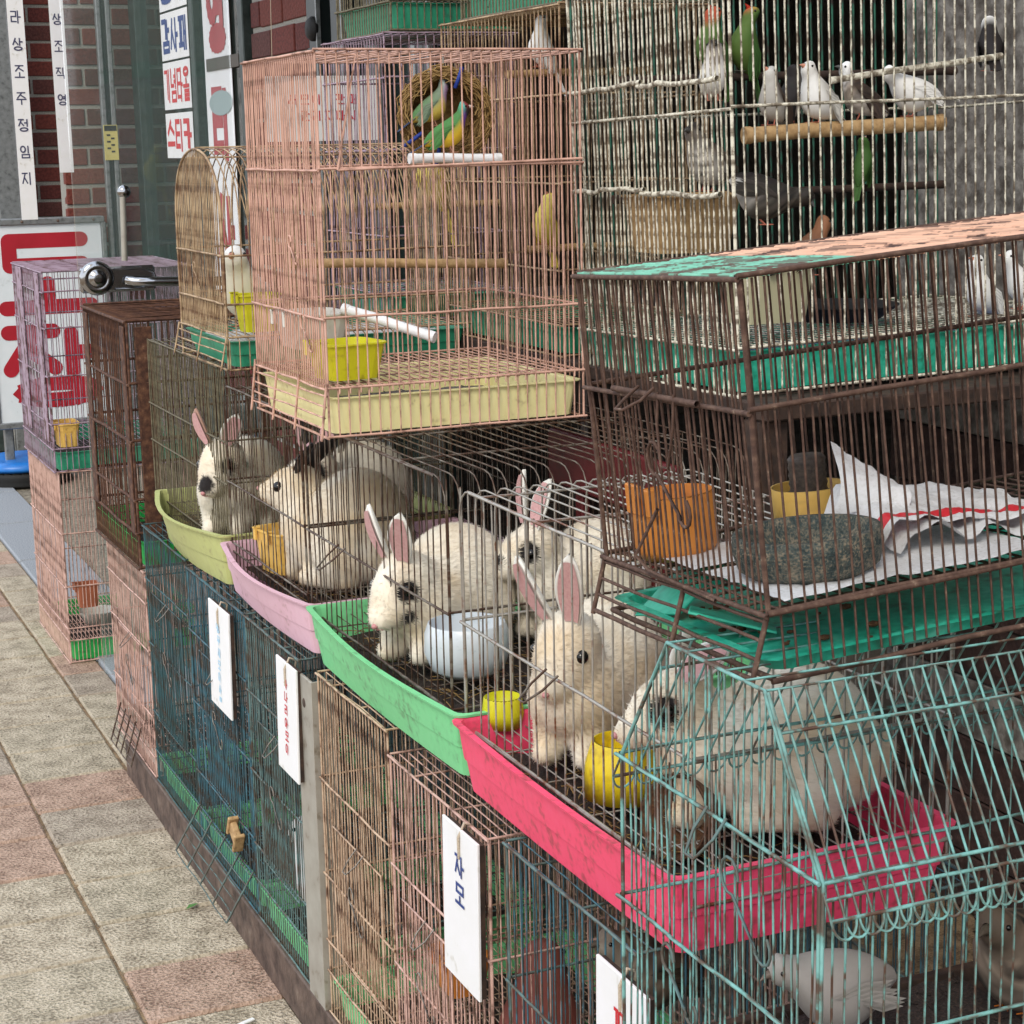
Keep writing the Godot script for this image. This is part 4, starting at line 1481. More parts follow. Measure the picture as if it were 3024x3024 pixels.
# ---------------------------------------------------------------- the lower row on its steel base
func lower_row():
	var sb := thing("steel_base", "long rust brown steel base along the foot of the cages", "base")
	var m := MB.new()
	m.box(Vector3(.6185, .034, -2.08), Vector3(.008, .068, 2.30), .002)
	obj("front_plate", m, M.steel_base, sb)
	var m2 := MB.new()
	m2.box(Vector3(.80, .060, -2.08), Vector3(.35, .012, 2.30), .001)
	obj("deck", m2, M.steel_base, sb)
	for z in [-3.18, -2.5, -1.8, -1.0]:
		var lg := MB.new()
		lg.box(Vector3(.95, .027, z), Vector3(.03, .054, .03), 0)
		obj("foot", lg, M.steel_base, sb)
	var gl := "wire cages of the bottom row"
	cage("wire_cage", "pinkish grey narrow cage of the bottom row beside the teal ones", gl, Vector3(.6225, .068, -3.0), Vector3.ZERO, .33, .36, .315, {mat = M.wire_rose, sp = .0102, r = .00085, rails = [.30, .62, .85], tray = M.p_white, door = [.06, .24, .08, .22]})
	cage("wire_cage", "dark teal cage of the bottom row beside the pinkish one", gl, Vector3(.6225, .068, -2.69), Vector3.ZERO, .33, .445, .295, {mat = M.wire_tealdark, sp = .0102, r = .00085, rails = [.28, .55, .80], tray = M.p_green, tray_h = .042, floor = .055, door = [.05, .25, .12, .34], cross = [.3, .7]})
	cage("wire_cage", "blue teal cage with the long pale blue lettered card", gl, Vector3(.6225, .068, -2.365), Vector3(0, 0, 0), .33, .435, .32, {mat = M.wire_blue, sp = .0102, r = .00085, rails = [.26, .52, .78], tray = M.p_green, tray_h = .042, floor = .055, door = [.06, .26, .12, .32], cross = [.3, .7]})
	cage("wire_cage", "grey teal cage with the red lettered card before the pale post", gl, Vector3(.6225, .068, -2.108), Vector3.ZERO, .33, .435, .25, {mat = M.wire_tealgrey, sp = .0102, r = .00085, rails = [.25, .5, .76], tray = M.p_green, tray_h = .042, floor = .055, door = [.04, .20, .10, .30], cross = [.3, .7]})
	cage("wire_cage", "beige cage of the bottom row after the pale metal post", gl, Vector3(.6225, .068, -1.79), Vector3.ZERO, .33, .438, .245, {mat = M.wire_beige, sp = .0102, r = .00085, rails = [.22, .42, .70], tray = M.p_green, tray_h = .042, floor = .055, door = [.03, .20, .10, .26], cross = [.4, .8]})
	cage("wire_cage", "salmon pink cage of the bottom row with the large white card", gl, Vector3(.6225, .068, -1.51), Vector3.ZERO, .33, .412, .272, {mat = M.wire_rose, sp = .0102, r = .00085, rails = [.22, .42, .70], tray = M.p_green, tray_h = .042, floor = .055, door = [.10, .24, .08, .26], cross = [.35, .75]})
	cage("wire_cage", "light blue cage of the bottom row holding the speckled quail", gl, Vector3(.6225, .068, -1.205), Vector3.ZERO, .33, .424, .262, {mat = M.wire_blue, sp = .0140, r = .0009, rails = [.35, .68], tray = M.p_green, tray_h = .042, floor = .055, cross = [.4, .8], fmat = M.wire_tealgrey})
	# fold-down wire flaps in front of the trays
	for q in [[-2.95, -2.78, M.wire_rabbit, "rusty wire flap folded down at the foot of the pinkish cage", -.02], [-2.66, -2.36, M.wire_tealgrey, "teal wire flap folded down in front of the green tray", -.04]]:
		var t := thing("wire_flap", q[3], "flap", Vector3(.6135, .125, q[0] - .30 if q[0] < -2.9 else q[0]), Vector3(0, 0, 0), "fold-down tray flaps")
		var fm := MB.new()
		var ln: float = q[1] - q[0]
		for i in 6:
			var f := i / 5.0
			fm.tube(wobble(Vector3(q[4] * f, -.06 * f, 0), Vector3(q[4] * f, -.06 * f, ln), .0012, 5), .0010, 5)
		for i in 5:
			var z := ln * i / 4.0
			fm.tube([Vector3(.002, .008, z), Vector3(q[4], -.06, z)], .0016, 5)
		obj("grid", fm, q[2], t)
	# pale post
	var pp := thing("metal_post", "pale sheet metal post with a bolt hole between the lower cages", "post", Vector3(.6165, .068, -2.072))
	var pm := MB.new()
	pm.box(Vector3(0, .213, 0), Vector3(.004, .426, .062), .001)
	pm.box(Vector3(.012, .213, .031), Vector3(.028, .426, .003), .0005)
	obj("sheet", pm, M.alu_pale, pp)
	var hl := MB.new()
	hl.lathe(Transform3D(Basis(Vector3(0, 0, 1), PI / 2), Vector3(-.0022, .392, .0)), [Vector2(0.0, .0006), Vector2(.005, .0006), Vector2(.006, 0)], 14)
	obj("bolt", hl, M.steel_base, pp)
	price_card("white hanging card with pale blue characters on the blue teal cage", -2.505, -2.395, .345, .497, .609, "앵무새모이사료", M.ink_cyan, -1.0, .13, .16)
	price_card("white hanging card with small red characters before the pale post", -2.168, -2.083, .352, .498, .610, "카나리아모이", M.ink_red, -1.0, .16, .14)
	price_card("largest white hanging card with blue characters on the salmon cage", -1.598, -1.508, .318, .478, .611, "자모", M.ink_blue, -.6, .26, .16)
	price_card("white hanging card with red characters half hidden by the near teal cage", -1.255, -1.165, .34, .474, .611, "파스", M.ink_red, -.6, .26, .22)
	# things inside
	cup_box("seed_cup", "orange cup inside the salmon pink lower cage", Vector3(.665, .238, -1.70), Vector3.ZERO, Vector3(.05, .04, .06), M.p_orange)
	var nb := thing("nest_box", "small pale wooden block on the wires of the blue teal cage", "wooden block", Vector3(.612, .155, -2.44), Vector3(30, 0, 0))
	var nm := MB.new()
	nm.box(Vector3(0, .01, 0), Vector3(.010, .022, .03), .002)
	nm.box(Vector3(0, .01, -.017), Vector3(.016, .034, .006), .0015)
	nm.box(Vector3(0, .01, .017), Vector3(.016, .034, .006), .0015)
	obj("block", nm, M.wood, nb)

# ---------------------------------------------------------------- rabbit cages
func rabbit_row():
	var g := "rabbit cages of the middle row"
	tray_thing("droppings_tray", "worn yellowish green tray under the farthest rabbit cage", Vector3(.628, .512, -2.495), .36, .075, .40, M.p_lime, .03, .004)
	tray_thing("droppings_tray", "pale pink tray under the second rabbit cage", Vector3(.628, .513, -2.083), .36, .066, .405, M.p_pink, .018, .004)
	tray_thing("droppings_tray", "light green tray under the cage with two spotted rabbits", Vector3(.626, .511, -1.592), .36, .068, .485, M.p_green, .012, .003)
	tray_thing("droppings_tray", "bright coral red tray under the nearest rabbit cage", Vector3(.622, .508, -1.150), .262, .068, .44, M.p_red, .004, .001)
	cage("rabbit_cage", "olive wire rabbit cage farthest along the row", g, Vector3(.645, .548, -2.50), Vector3.ZERO, .34, .277, .475, {mat = M.wire_olive, sp = .0102, r = .00085, rails = [.40, .62], floor = .02, wrap = true, round = .02, cross = [.25, .6, .9]})
	cage("rabbit_cage", "dark wire rabbit cage under the arched bird cage", g, Vector3(.645, .548, -2.135), Vector3.ZERO, .34, .255, .36, {mat = M.wire_rabbit, sp = .0185, spw = .0165, r = .00085, rails = [.12, .46], floor = .018, wrap = true, round = .025, cross = [.25, .6, .9], lmat = M.wire_rabbit})
	cage("rabbit_cage", "rusty wire rabbit cage over the light green tray", g, Vector3(.645, .548, -1.652), Vector3.ZERO, .34, .254, .468, {mat = M.wire_rabbit, sp = .0190, spw = .0165, r = .00085, rails = [.06, .46], floor = .016, wrap = true, round = .028, cross = [.3, .62, .9]})
	cage("rabbit_cage", "grey galvanised rabbit cage over the coral red tray", g, Vector3(.645, .546, -1.155), Vector3.ZERO, .235, .254, .46, {mat = M.wire_galv, sp = .0190, spw = .0165, r = .00095, rails = [.06, .47], floor = .014, wrap = true, round = .028, cross = [.3, .62, .9], fmat = M.wire_galv, lmat = M.wire_rabbit})
	for q in [[Vector3(.641, .667, -1.98), .02], [Vector3(.641, .667, -1.40), .018]]:
		var t := thing("door_hook", "bent wire hook on the rusty cage door bar" if q[0].z < -1.6 else "bent wire hook on the galvanised cage door bar", "hook", q[0], Vector3.ZERO, "wire hooks on the rabbit cage doors")
		var mb := MB.new()
		hook(mb, Vector3.ZERO, Vector3(-.03, 0, 0), q[1], .0012)
		obj("wire", mb, M.wire_rabbit, t)
	bowl("feed_bowl", "pale blue enamel bowl in front of the spotted rabbits", Vector3(.712, .562, -1.775), [Vector2(.0, .002), Vector2(.028, .0), Vector2(.040, .008), Vector2(.047, .026), Vector2(.0462, .046), Vector2(.042, .058), Vector2(.040, .0575), Vector2(.0435, .03), Vector2(.036, .010), Vector2(0, .008)], M.p_blue)
	bowl("feed_bowl", "bright yellow plastic bowl in the nearest rabbit cage", Vector3(.695, .56, -1.37), [Vector2(.0, .002), Vector2(.036, .0), Vector2(.034, .03), Vector2(.028, .05), Vector2(.0255, .0505), Vector2(.026, .03), Vector2(.024, .02), Vector2(0, .018)], M.p_yellow)
	bowl("feed_cup", "yellow green cup behind the corner of the red tray", Vector3(.676, .560, -1.595), [Vector2(.0, .0), Vector2(.018, .0), Vector2(.021, .014), Vector2(.019, .030), Vector2(.0175, .031), Vector2(.018, .014), Vector2(0, .01)], M.p_lemon)
	var co := thing("coconut_shell", "half coconut shell lying in the nearest rabbit cage", "coconut shell", Vector3(.692, .575, -1.262), Vector3(0, 20, 72))
	var cm := MB.new()
	cm.lathe(Transform3D.IDENTITY, [Vector2(.0, -.03), Vector2(.02, -.026), Vector2(.033, -.012), Vector2(.037, .008), Vector2(.034, .009), Vector2(.03, -.008), Vector2(.018, -.022), Vector2(0, -.026)], 22)
	obj("shell", cm, M.coco, co)
	cup_box("feed_box", "amber plastic feed box beside the cream rabbit", Vector3(.675, .566, -2.335), Vector3(0, 8, 0), Vector3(.06, .055, .08), M.p_amber)
	var mt := thing("back_tray", "maroon plastic tray standing behind the spotted rabbits", "tray", Vector3(.965, .70, -1.95), Vector3(0, 0, 0))
	var mm := MB.new()
	mm.box(Vector3(0.01, .03, 0), Vector3(.012, .07, .34), .003)
	mm.box(Vector3(0.02, -.068, -.1), Vector3(.012, .13, .02), .002)
	mm.box(Vector3(0.02, -.068, .1), Vector3(.012, .13, .02), .002)
	obj("panel", mm, M.p_maroon, mt)

# ---------------------------------------------------------------- far stacks and the cages on top
func arch_cage(label: String, at: Vector3, w: float, h: float, l: float, m: Material, tray_m: Material) -> Node3D:
	var t := thing("arched_cage", label, "cage", at, Vector3.ZERO, "bird cages on the top level")
	var y0 := .045
	var sp := h * .56
	var prof := []
	for i in 21:
		var a := PI * i / 20.0
		var c := cos(a)
		prof.push_back(Vector3(0, sp + (h - sp) * pow(sin(a), .62), -l * .5 + c * l * .5))
	for x in [0.0, w]:
		var mb := MB.new()
		var n := int(l / .0085)
		for i in range(0, n + 1):
			var z := -l * i / n
			var u := clampf(absf((z + l * .5) / (l * .5)), 0, 1)
			var y := sp + (h - sp) * pow(sqrt(maxf(1 - u * u, 0)), .62)
			mb.tube(wobble(Vector3(x, y0, z), Vector3(x, y, z), .0007), .0009, 5)
		obj("gable_wires", mb, m, t)
	var hp := MB.new()
	var k := int(w / .012)
	for i in range(0, k + 1):
		var x := w * i / k
		var p := [Vector3(x, y0, 0)]
		for q in prof: p.push_back(Vector3(x, q.y, q.z))
		p.push_back(Vector3(x, y0, -l))
		hp.tube(p, .0010, 5)
	obj("hoop_wires", hp, m, t)
	# row of interlaced arches below the ridge
	var ar := MB.new()
	for i in int(w / .024):
		for s in [.0, .012]:
			var a := []
			for q in 9:
				var f := q / 8.0
				a.push_back(Vector3(i * .024 + s + .036 * f, sp + (h - sp) * (.25 + .62 * sin(PI * f)), .0015 - .10 * l * sin(PI * f)))
			if a[8].x < w: ar.tube(a, .0009, 4)
	obj("lattice", ar, m, t)
	var f := MB.new()
	for x in [-.0015, w + .0015]:
		var p := [Vector3(x, 0, 0), Vector3(x, sp, 0)]
		for q in prof: p.push_back(Vector3(x, q.y, q.z))
		p.push_back(Vector3(x, 0, -l))
		f.tube(p, .0018, 6)
	for y in [.0, .045, h * .30, h * .52]:
		f.tube(wobble(Vector3(-.003, y, .002), Vector3(-.003, y, -l), .0008, 4), .0016, 5)
		f.tube(wobble(Vector3(0, y, .003), Vector3(w, y, .003), .0008, 4), .0016, 5)
		f.tube([Vector3(0, y, -l - .003), Vector3(w, y, -l - .003)], .0016, 5)
	for z in [-.3 * l, -.7 * l]: f.tube([Vector3(0, h - .012, z), Vector3(w, h - .012, z)], .0012, 5)
	f.tube([Vector3(0, h + .002, -l * .5), Vector3(w, h + .002, -l * .5)], .0012, 5)
	for y in [.012, .024, .036]:
		f.tube(wobble(Vector3(-.012 + y * .2, y, .006), Vector3(-.012 + y * .2, y, -l - .006), .001, 4), .0011, 5)
	for z in [.006, -l * .5, -l - .006]:
		f.tube([Vector3(-.014, .0, z), Vector3(-.004, .046, z)], .0013, 5)
	for i in int(w / .014):
		f.tube([Vector3(i * .014, 0, .006), Vector3(i * .014, .040, .006), Vector3(i * .014, .045, -.01)], .0010, 4)
	obj("frame", f, m, t)
	var g := MB.new()
	for i in range(1, int(w / .012)):
		g.tube([Vector3(i * .012, y0, 0), Vector3(i * .012, y0, -l)], .0009, 4)
	obj("floor_grid", g, m, t)
	var tr := obj("tray", tray_mesh(w - .01, .036, l - .01), tray_m, t)
	tr.position = Vector3(.005, .002, -.005)
	var li := obj("litter", litter(w - .04, l - .04, .004), M.paper, t)
	li.position = Vector3(.02, .028, -.02)
	li.set_meta("kind", "stuff")
	var lt := MB.new()
	scroll(lt, Vector3(-.004, h * .40, -l * .55), .022, .0010)
	obj("latch", lt, m, t)
	return t

func upper_cages():
	var g := "far stacks of cages"
	cage("wire_cage", "pale pink wire cage at the bottom of the farthest stack", g, Vector3(.66, .002, -4.03), Vector3.ZERO, .33, .432, .41, {mat = M.wire_rose, sp = .0085, r = .0010, rails = [.18, .40, .68], tray = M.p_brightgreen, tray_h = .045, floor = .05, lmat = M.wire_rose, skip = "T"})
	var wp := thing("grey_panel", "grey metal strip leaning inside the farthest pink cage", "panel", Vector3(.80, .055, -4.02))
	var wm := MB.new()
	wm.box(Vector3(0, .18, 0), Vector3(.05, .36, .004), .001)
	obj("sheet", wm, M.alu_pale, wp)
	cup_box("seed_cup", "terracotta cup clipped in the farthest pink cage", Vector3(.715, .115, -4.09), Vector3.ZERO, Vector3(.05, .05, .05), plain(Color(.66, .38, .26), .6))
	bowl("feed_bowl", "white bowl on the floor of the farthest pink cage", Vector3(.75, .055, -4.16), [Vector2(0, 0), Vector2(.03, 0), Vector2(.045, .03), Vector2(.043, .03), Vector2(.03, .006), Vector2(0, .005)], M.p_white)
	cage("wire_cage", "pale lilac wire cage on top of the farthest stack", g, Vector3(.655, .436, -4.03), Vector3.ZERO, .335, .437, .41, {mat = M.wire_purple, sp = .0125, r = .0010, rails = [.24, .48, .72, .9], tray = M.p_midgreen, tray_h = .04, floor = .05, top = "x"})
	# solid lilac corner sheet
	var cs := thing("corner_sheet", "lilac grey metal corner strip of the farthest top cage", "metal strip", Vector3(.651, .50, -4.03))
	var cm := MB.new()
	cm.box(Vector3(0, .185, -.06), Vector3(.003, .37, .05), .0008)
	obj("strip", cm, M.wire_purple, cs)
	cm = MB.new()
	cm.box(Vector3(0, .185, -.30), Vector3(.003, .37, .07), .0008)
	obj("strip", cm, M.wire_purple, cs)
	cup_box("seed_cup", "mustard seed cup in the lilac cage of the farthest stack", Vector3(.69, .49, -4.07), Vector3.ZERO, Vector3(.05, .05, .09), M.p_amber)
	cage("wire_cage", "very rusty brown cage with a bright green tray beyond the rabbits", g, Vector3(.6225, .430, -3.025), Vector3.ZERO, .33, .418, .37, {mat = M.wire_rust, sp = .0115, r = .0012, rails = [.28, .52, .75], tray = M.p_brightgreen, tray_h = .042, floor = .06, R = .0026, wob = .002, top = "x"})
	var rs := thing("rust_sheet", "rusty metal strips on the very rusty brown cage", "metal strip", Vector3(.6185, .49, -3.025))
	var rm := MB.new()
	rm.box(Vector3(0, .175, -.02), Vector3(.003, .35, .03), .0008)
	obj("strip", rm, M.wire_rust, rs)
	rm = MB.new()
	rm.box(Vector3(0, .175, -.34), Vector3(.003, .35, .04), .0008)
	obj("strip", rm, M.wire_rust, rs)
	rm = MB.new()
	rm.box(Vector3(.03, .175, .0045), Vector3(.028, .35, .003), .0008)
	obj("strip", rm, M.wire_rust, rs)
	arch_cage("cream wire cage with an arched top and green tray", Vector3(.645, .826, -2.46), .36, .300, .26, M.wire_cream, M.p_midgreen)
	cup_box("seed_cup", "yellow cup at the floor of the arched cage", Vector3(.70, .874, -2.50), Vector3.ZERO, Vector3(.06, .05, .05), M.p_lemon)
	# white notice hung from the canopy over the doorway
	var nt := thing("notice_card", "white notice with two red handwritten lines behind the salmon cage", "notice", Vector3(1.04, 1.137, -3.60), Vector3(0, 0, 0))
	var nm := MB.new()
	nm.box(Vector3(.12, .064, 0), Vector3(.24, .128, .002), .0004)
	obj("sheet", nm, M.card, nt)
	for x in [.02, .22]:
		var sg := MB.new()
		sg.tube([Vector3(x, .12, .001), Vector3(x + j(.01), .5, 0), Vector3(x, .872, 0)], .0008, 4)
		obj("string", sg, M.string, nt)
	letters(nt, M.ink_red, "새모이 판매", Vector3(.05, .072, .0012), Vector3(1, 0, 0), UPV, Vector3(0, 0, 1), .018, .020, .0026, .007)
	letters(nt, M.ink_red, "만지지마시", Vector3(.075, .040, .0012), Vector3(1, 0, 0), UPV, Vector3(0, 0, 1), .018, .020, .0026, .007)
	# salmon cage
	var W := .3175
	var H := .424
	var L := .285
	var c := cage("bird_cage", "tall salmon pink bird cage with a cream tray", "bird cages on the top level", Vector3(.6225, .803, -1.95), Vector3.ZERO, W, H, L, {mat = M.wire_pink, sp = .0122, r = .0010, rails = [.315, .70], floor = .055, tray = M.p_cream, tray_h = .042, R = .0015, wob = .0013, skip = "L", litter = M.newsprint})
	var lw := MB.new()
	for i in range(0, 36):
		var z := -L * i / 35.0
		lw.tube(wobble(Vector3(0, .055, z), Vector3(0, H, z), .0009), .0010, 5)
	obj("side_wires", lw, M.wire_pink, c)
	var dr := MB.new()
	dr.tube([Vector3(.02, H * .70, .004), Vector3(.045, H - .004, .004), Vector3(.0, H - .002, -.01)], .0016, 5)
	dr.tube([Vector3(.02, H * .70, .004), Vector3(W, H * .715, .004)], .0016, 5)
	for y in [.012, .024, .036, .048]:
		dr.tube(wobble(Vector3(-.010 + y * .15, y, .004), Vector3(-.010 + y * .15, y - .002, -L - .004), .0012, 4), .0012, 5)
	for z in [.004, -.10, -.19, -L]:
		dr.tube([Vector3(-.011, -.002, z), Vector3(-.003, .062, z)], .0016, 5)
	for i in range(1, 25):
		dr.tube([Vector3(W * i / 25.0, .050, .003), Vector3(W * i / 25.0, .056, .003), Vector3(W * i / 25.0, .058, -.010), Vector3(W * i / 25.0, .053, -.016)], .0011, 4)
	obj("guard_wires", dr, M.wire_pink, c)
	var lt := MB.new()
	scroll(lt, Vector3(-.004, H * .26, -.06), .026, .0009)
	obj("latch", lt, M.wire_pink, c)
	lt = MB.new()
	scroll(lt, Vector3(-.004, H * .48, -.10), .020, .0011)
	obj("latch", lt, M.wire_pink, c)
	cup_box("seed_cup", "lemon yellow seed cup with a spout in the salmon cage", Vector3(.668, .862, -2.02), Vector3(0, 8, 0), Vector3(.075, .040, .075), M.p_lemon)
	cup_box("seed_cup", "frosted white cup on the side wires of the salmon cage", Vector3(.664, .888, -2.135), Vector3.ZERO, Vector3(.075, .040, .10), M.p_white)
	perch("white perch slanting low in the salmon cage", Vector3(.690, .935, -2.08), Vector3(.768, .905, -2.0), .0062, M.card)
	perch("white perch under the straw nest in the salmon cage", Vector3(.745, 1.110, -1.985), Vector3(.85, 1.108, -1.985), .0055, M.card)
	perch("grey perch across the back of the salmon cage", Vector3(.66, .985, -2.19), Vector3(.93, .975, -2.16), .0058, M.wood)
	nest(Vector3(.806, 1.158, -2.035))

func nest(at: Vector3):
	var t := thing("straw_nest", "round woven straw nest hanging in the salmon cage", "nest", at, Vector3(0, -20, 0))
	var mb := MB.new()
	# opening faces +Z
	for i in 420:
		var f := rng.randf()
		var R := lerpf(.036, .053, sqrt(rng.randf()))
		var zz := -.052 * rng.randf()
		if i < 200:
			zz = .004 + j(.008)
		else:
			R = .054 * cos(zz / .052 * 1.15) * rng.randf_range(.93, 1.03)
		var a0 := f * TAU
		var sw := rng.randf_range(.5, 1.3)
		var p := []
		for q in 6:
			var a := a0 + sw * q / 5.0
			var r2 := R + j(.0022) + .003 * sin(q * 1.3 + i)
			p.push_back(Vector3(cos(a) * r2, sin(a) * r2 * 1.02, zz + j(.002) + .004 * sin(a * 2 + i)))
		mb.tube(p, rng.randf_range(.0007, .0013), 4, .0005)
	var s := obj("straw", mb, M.straw, t)
	s.set_meta("kind", "stuff")
	var cup := MB.new()
	cup.lathe(Transform3D(Basis(Vector3(1, 0, 0), PI / 2), Vector3(0, 0, 0)), [Vector2(.048, .0), Vector2(.047, -.02), Vector2(.036, -.042), Vector2(.012, -.052), Vector2(0, -.053)], 22)
	obj("basket", cup, M.straw, t)
	for a in [1.2, 3.75, 4.5]:
		var tw := MB.new()
		tw.tube([Vector3(cos(a) * .034, sin(a) * .034, .012), Vector3(cos(a) * .046, sin(a) * .046, .019), Vector3(cos(a) * .057, sin(a) * .057, .008), Vector3(cos(a) * .058, sin(a) * .058, -.02)], .0024, 6)
		obj("blue_tie", tw, plain(Color(.07, .20, .55), .6), t)
	var hk := MB.new()
	hk.tube([Vector3(0, .05, -.02), Vector3(0, .068, -.02), Vector3(0, .072, -.03)], .001, 5)
	obj("hanger", hk, M.wire_steel, t)

# ---------------------------------------------------------------- bird cages by the wall
func bird_stack():
	var s := thing("shelf", "dark wooden shelf under the bird cages by the wall", "shelf", Vector3(.995, 0, -1.66))
	var sm := MB.new()
	sm.box(Vector3(.295, .842, -.78), Vector3(.59, .018, 1.62), .002)
	obj("top", sm, M.dark_wood, s)
	for q in [[.02, .0], [.57, 0.0], [.02, -1.55], [.57, -1.55]]:
		var lg := MB.new()
		lg.box(Vector3(q[0], .416, q[1]), Vector3(.035, .832, .035), .002)
		obj("leg", lg, M.dark_wood, s)
	var g := "bird cages on the top level"
	var c := cage("bird_cage", "large old wire cage with white finches by the wall", g, Vector3(1.0, .853, -1.69), Vector3(-1.2, 0, 1.3), .54, .72, .385, {mat = M.wire_white, sp = .0135, r = .0011, rails = [.42, .63, .80], floor = .05, tray = M.p_teal, tray_h = .045, litter = M.p_bluegrey, skip = "TLFR", wob = .0008})
	var lw := MB.new()
	for i in range(0, 37):
		var z := -.385 * i / 36.0
		lw.tube(wobble(Vector3(0, 0, z), Vector3(0, .72, z), .0018), .0012, 5)
	obj("side_wires", lw, M.wire_white, c)
	# roof of slanting wires
	var rw := MB.new()
	for i in range(0, 41):
		var x := .54 * i / 40.0
		rw.tube([Vector3(x, .72, 0), Vector3(lerpf(x, .27, .25), .80, -.19), Vector3(x, .72, -.385)], .0011, 4)
	obj("roof_wires", rw, M.wire_white, c)
	var ge := MB.new()
	for i in range(0, 34):
		var x := .54 * i / 33.0
		ge.tube(wobble(Vector3(x, .05, -.380), Vector3(x, .72, -.380), .001), .0015, 5)
	obj("green_back_wires", ge, painted(Color(.16, .40, .32), Color(.13, .32, .26), Color(.16, .13, .11), .42, 90), c)
	var lw2 := MB.new()
	for y in [.215, .335]:
		lw2.tube(wobble(Vector3(-.005, y, -.02), Vector3(-.005, y + .002, -.20), .003, 7), .0032, 6)
		lw2.tube(wobble(Vector3(-.006, y + .006, -.19), Vector3(-.006, y + .004, -.38), .003, 7), .0030, 6)
	obj("crusted_bars", lw2, M.wire_white, c)
	perch("pale thick dowel perch carrying the white finches", Vector3(1.05, 1.128, -1.76), Vector3(1.285, 1.138, -1.735), .0085, M.wood)
	perch("thin white streaked perch crossing above the finches", Vector3(1.14, 1.185, -1.73), Vector3(1.36, 1.21, -1.73), .0035, M.wire_white)
	cup_box("nest_box", "tan wooden box low on the left of the finch cage", Vector3(1.062, .995, -1.93), Vector3(0, 90, 0), Vector3(.10, .065, .12), M.wood)
	cup_box("water_box", "tall cream water box standing in the finch cage tray", Vector3(1.07, .925, -1.75), Vector3(0, 90, 0), Vector3(.06, .075, .10), plain(Color(.70, .68, .56), .5))
	var sl := thing("slate_dish", "dark shallow dish on the floor of the finch cage", "dish", Vector3(1.22, .912, -1.84))
	var dm := MB.new()
	dm.lathe(Transform3D.IDENTITY, [Vector2(0, 0), Vector2(.05, 0), Vector2(.075, .018), Vector2(.073, .019), Vector2(.05, .004), Vector2(0, .004)], 26)
	obj("dish", dm, M.black, sl)
	cage("bird_cage", "dusty mauve bird cage behind the salmon one", g, Vector3(.98, .853, -2.72), Vector3(0, 0, 0), .22, .44, .30, {mat = M.wire_purple, sp = .013, r = .0009, rails = [.3, .6, .85], floor = .04, tray = M.p_midgreen})
	cage("bird_cage", "beige bird cage with yellow and white birds behind the salmon one", g, Vector3(1.0, .853, -2.13), Vector3(0, 0, 0), .22, .44, .40, {mat = M.wire_cream, sp = .0125, r = .0009, rails = [.25, .5, .75], floor = .04, tray = M.p_midgreen, top = "x"})
	cage("bird_cage", "small cage with a green tray on top of the mauve cage", g, Vector3(1.0, 1.298, -2.74), Vector3(0, 0, 0), .22, .22, .26, {mat = M.wire_olive, sp = .011, r = .0011, rails = [.5], floor = .045, tray = M.p_midgreen, tray_h = .04})
	cage("bird_cage", "cage with a green tray on top of the beige bird cage", g, Vector3(1.02, 1.298, -2.16), Vector3(0, 0, 0), .22, .20, .34, {mat = M.wire_olive, sp = .011, r = .0011, rails = [.5], floor = .045, tray = M.p_midgreen, tray_h = .04})

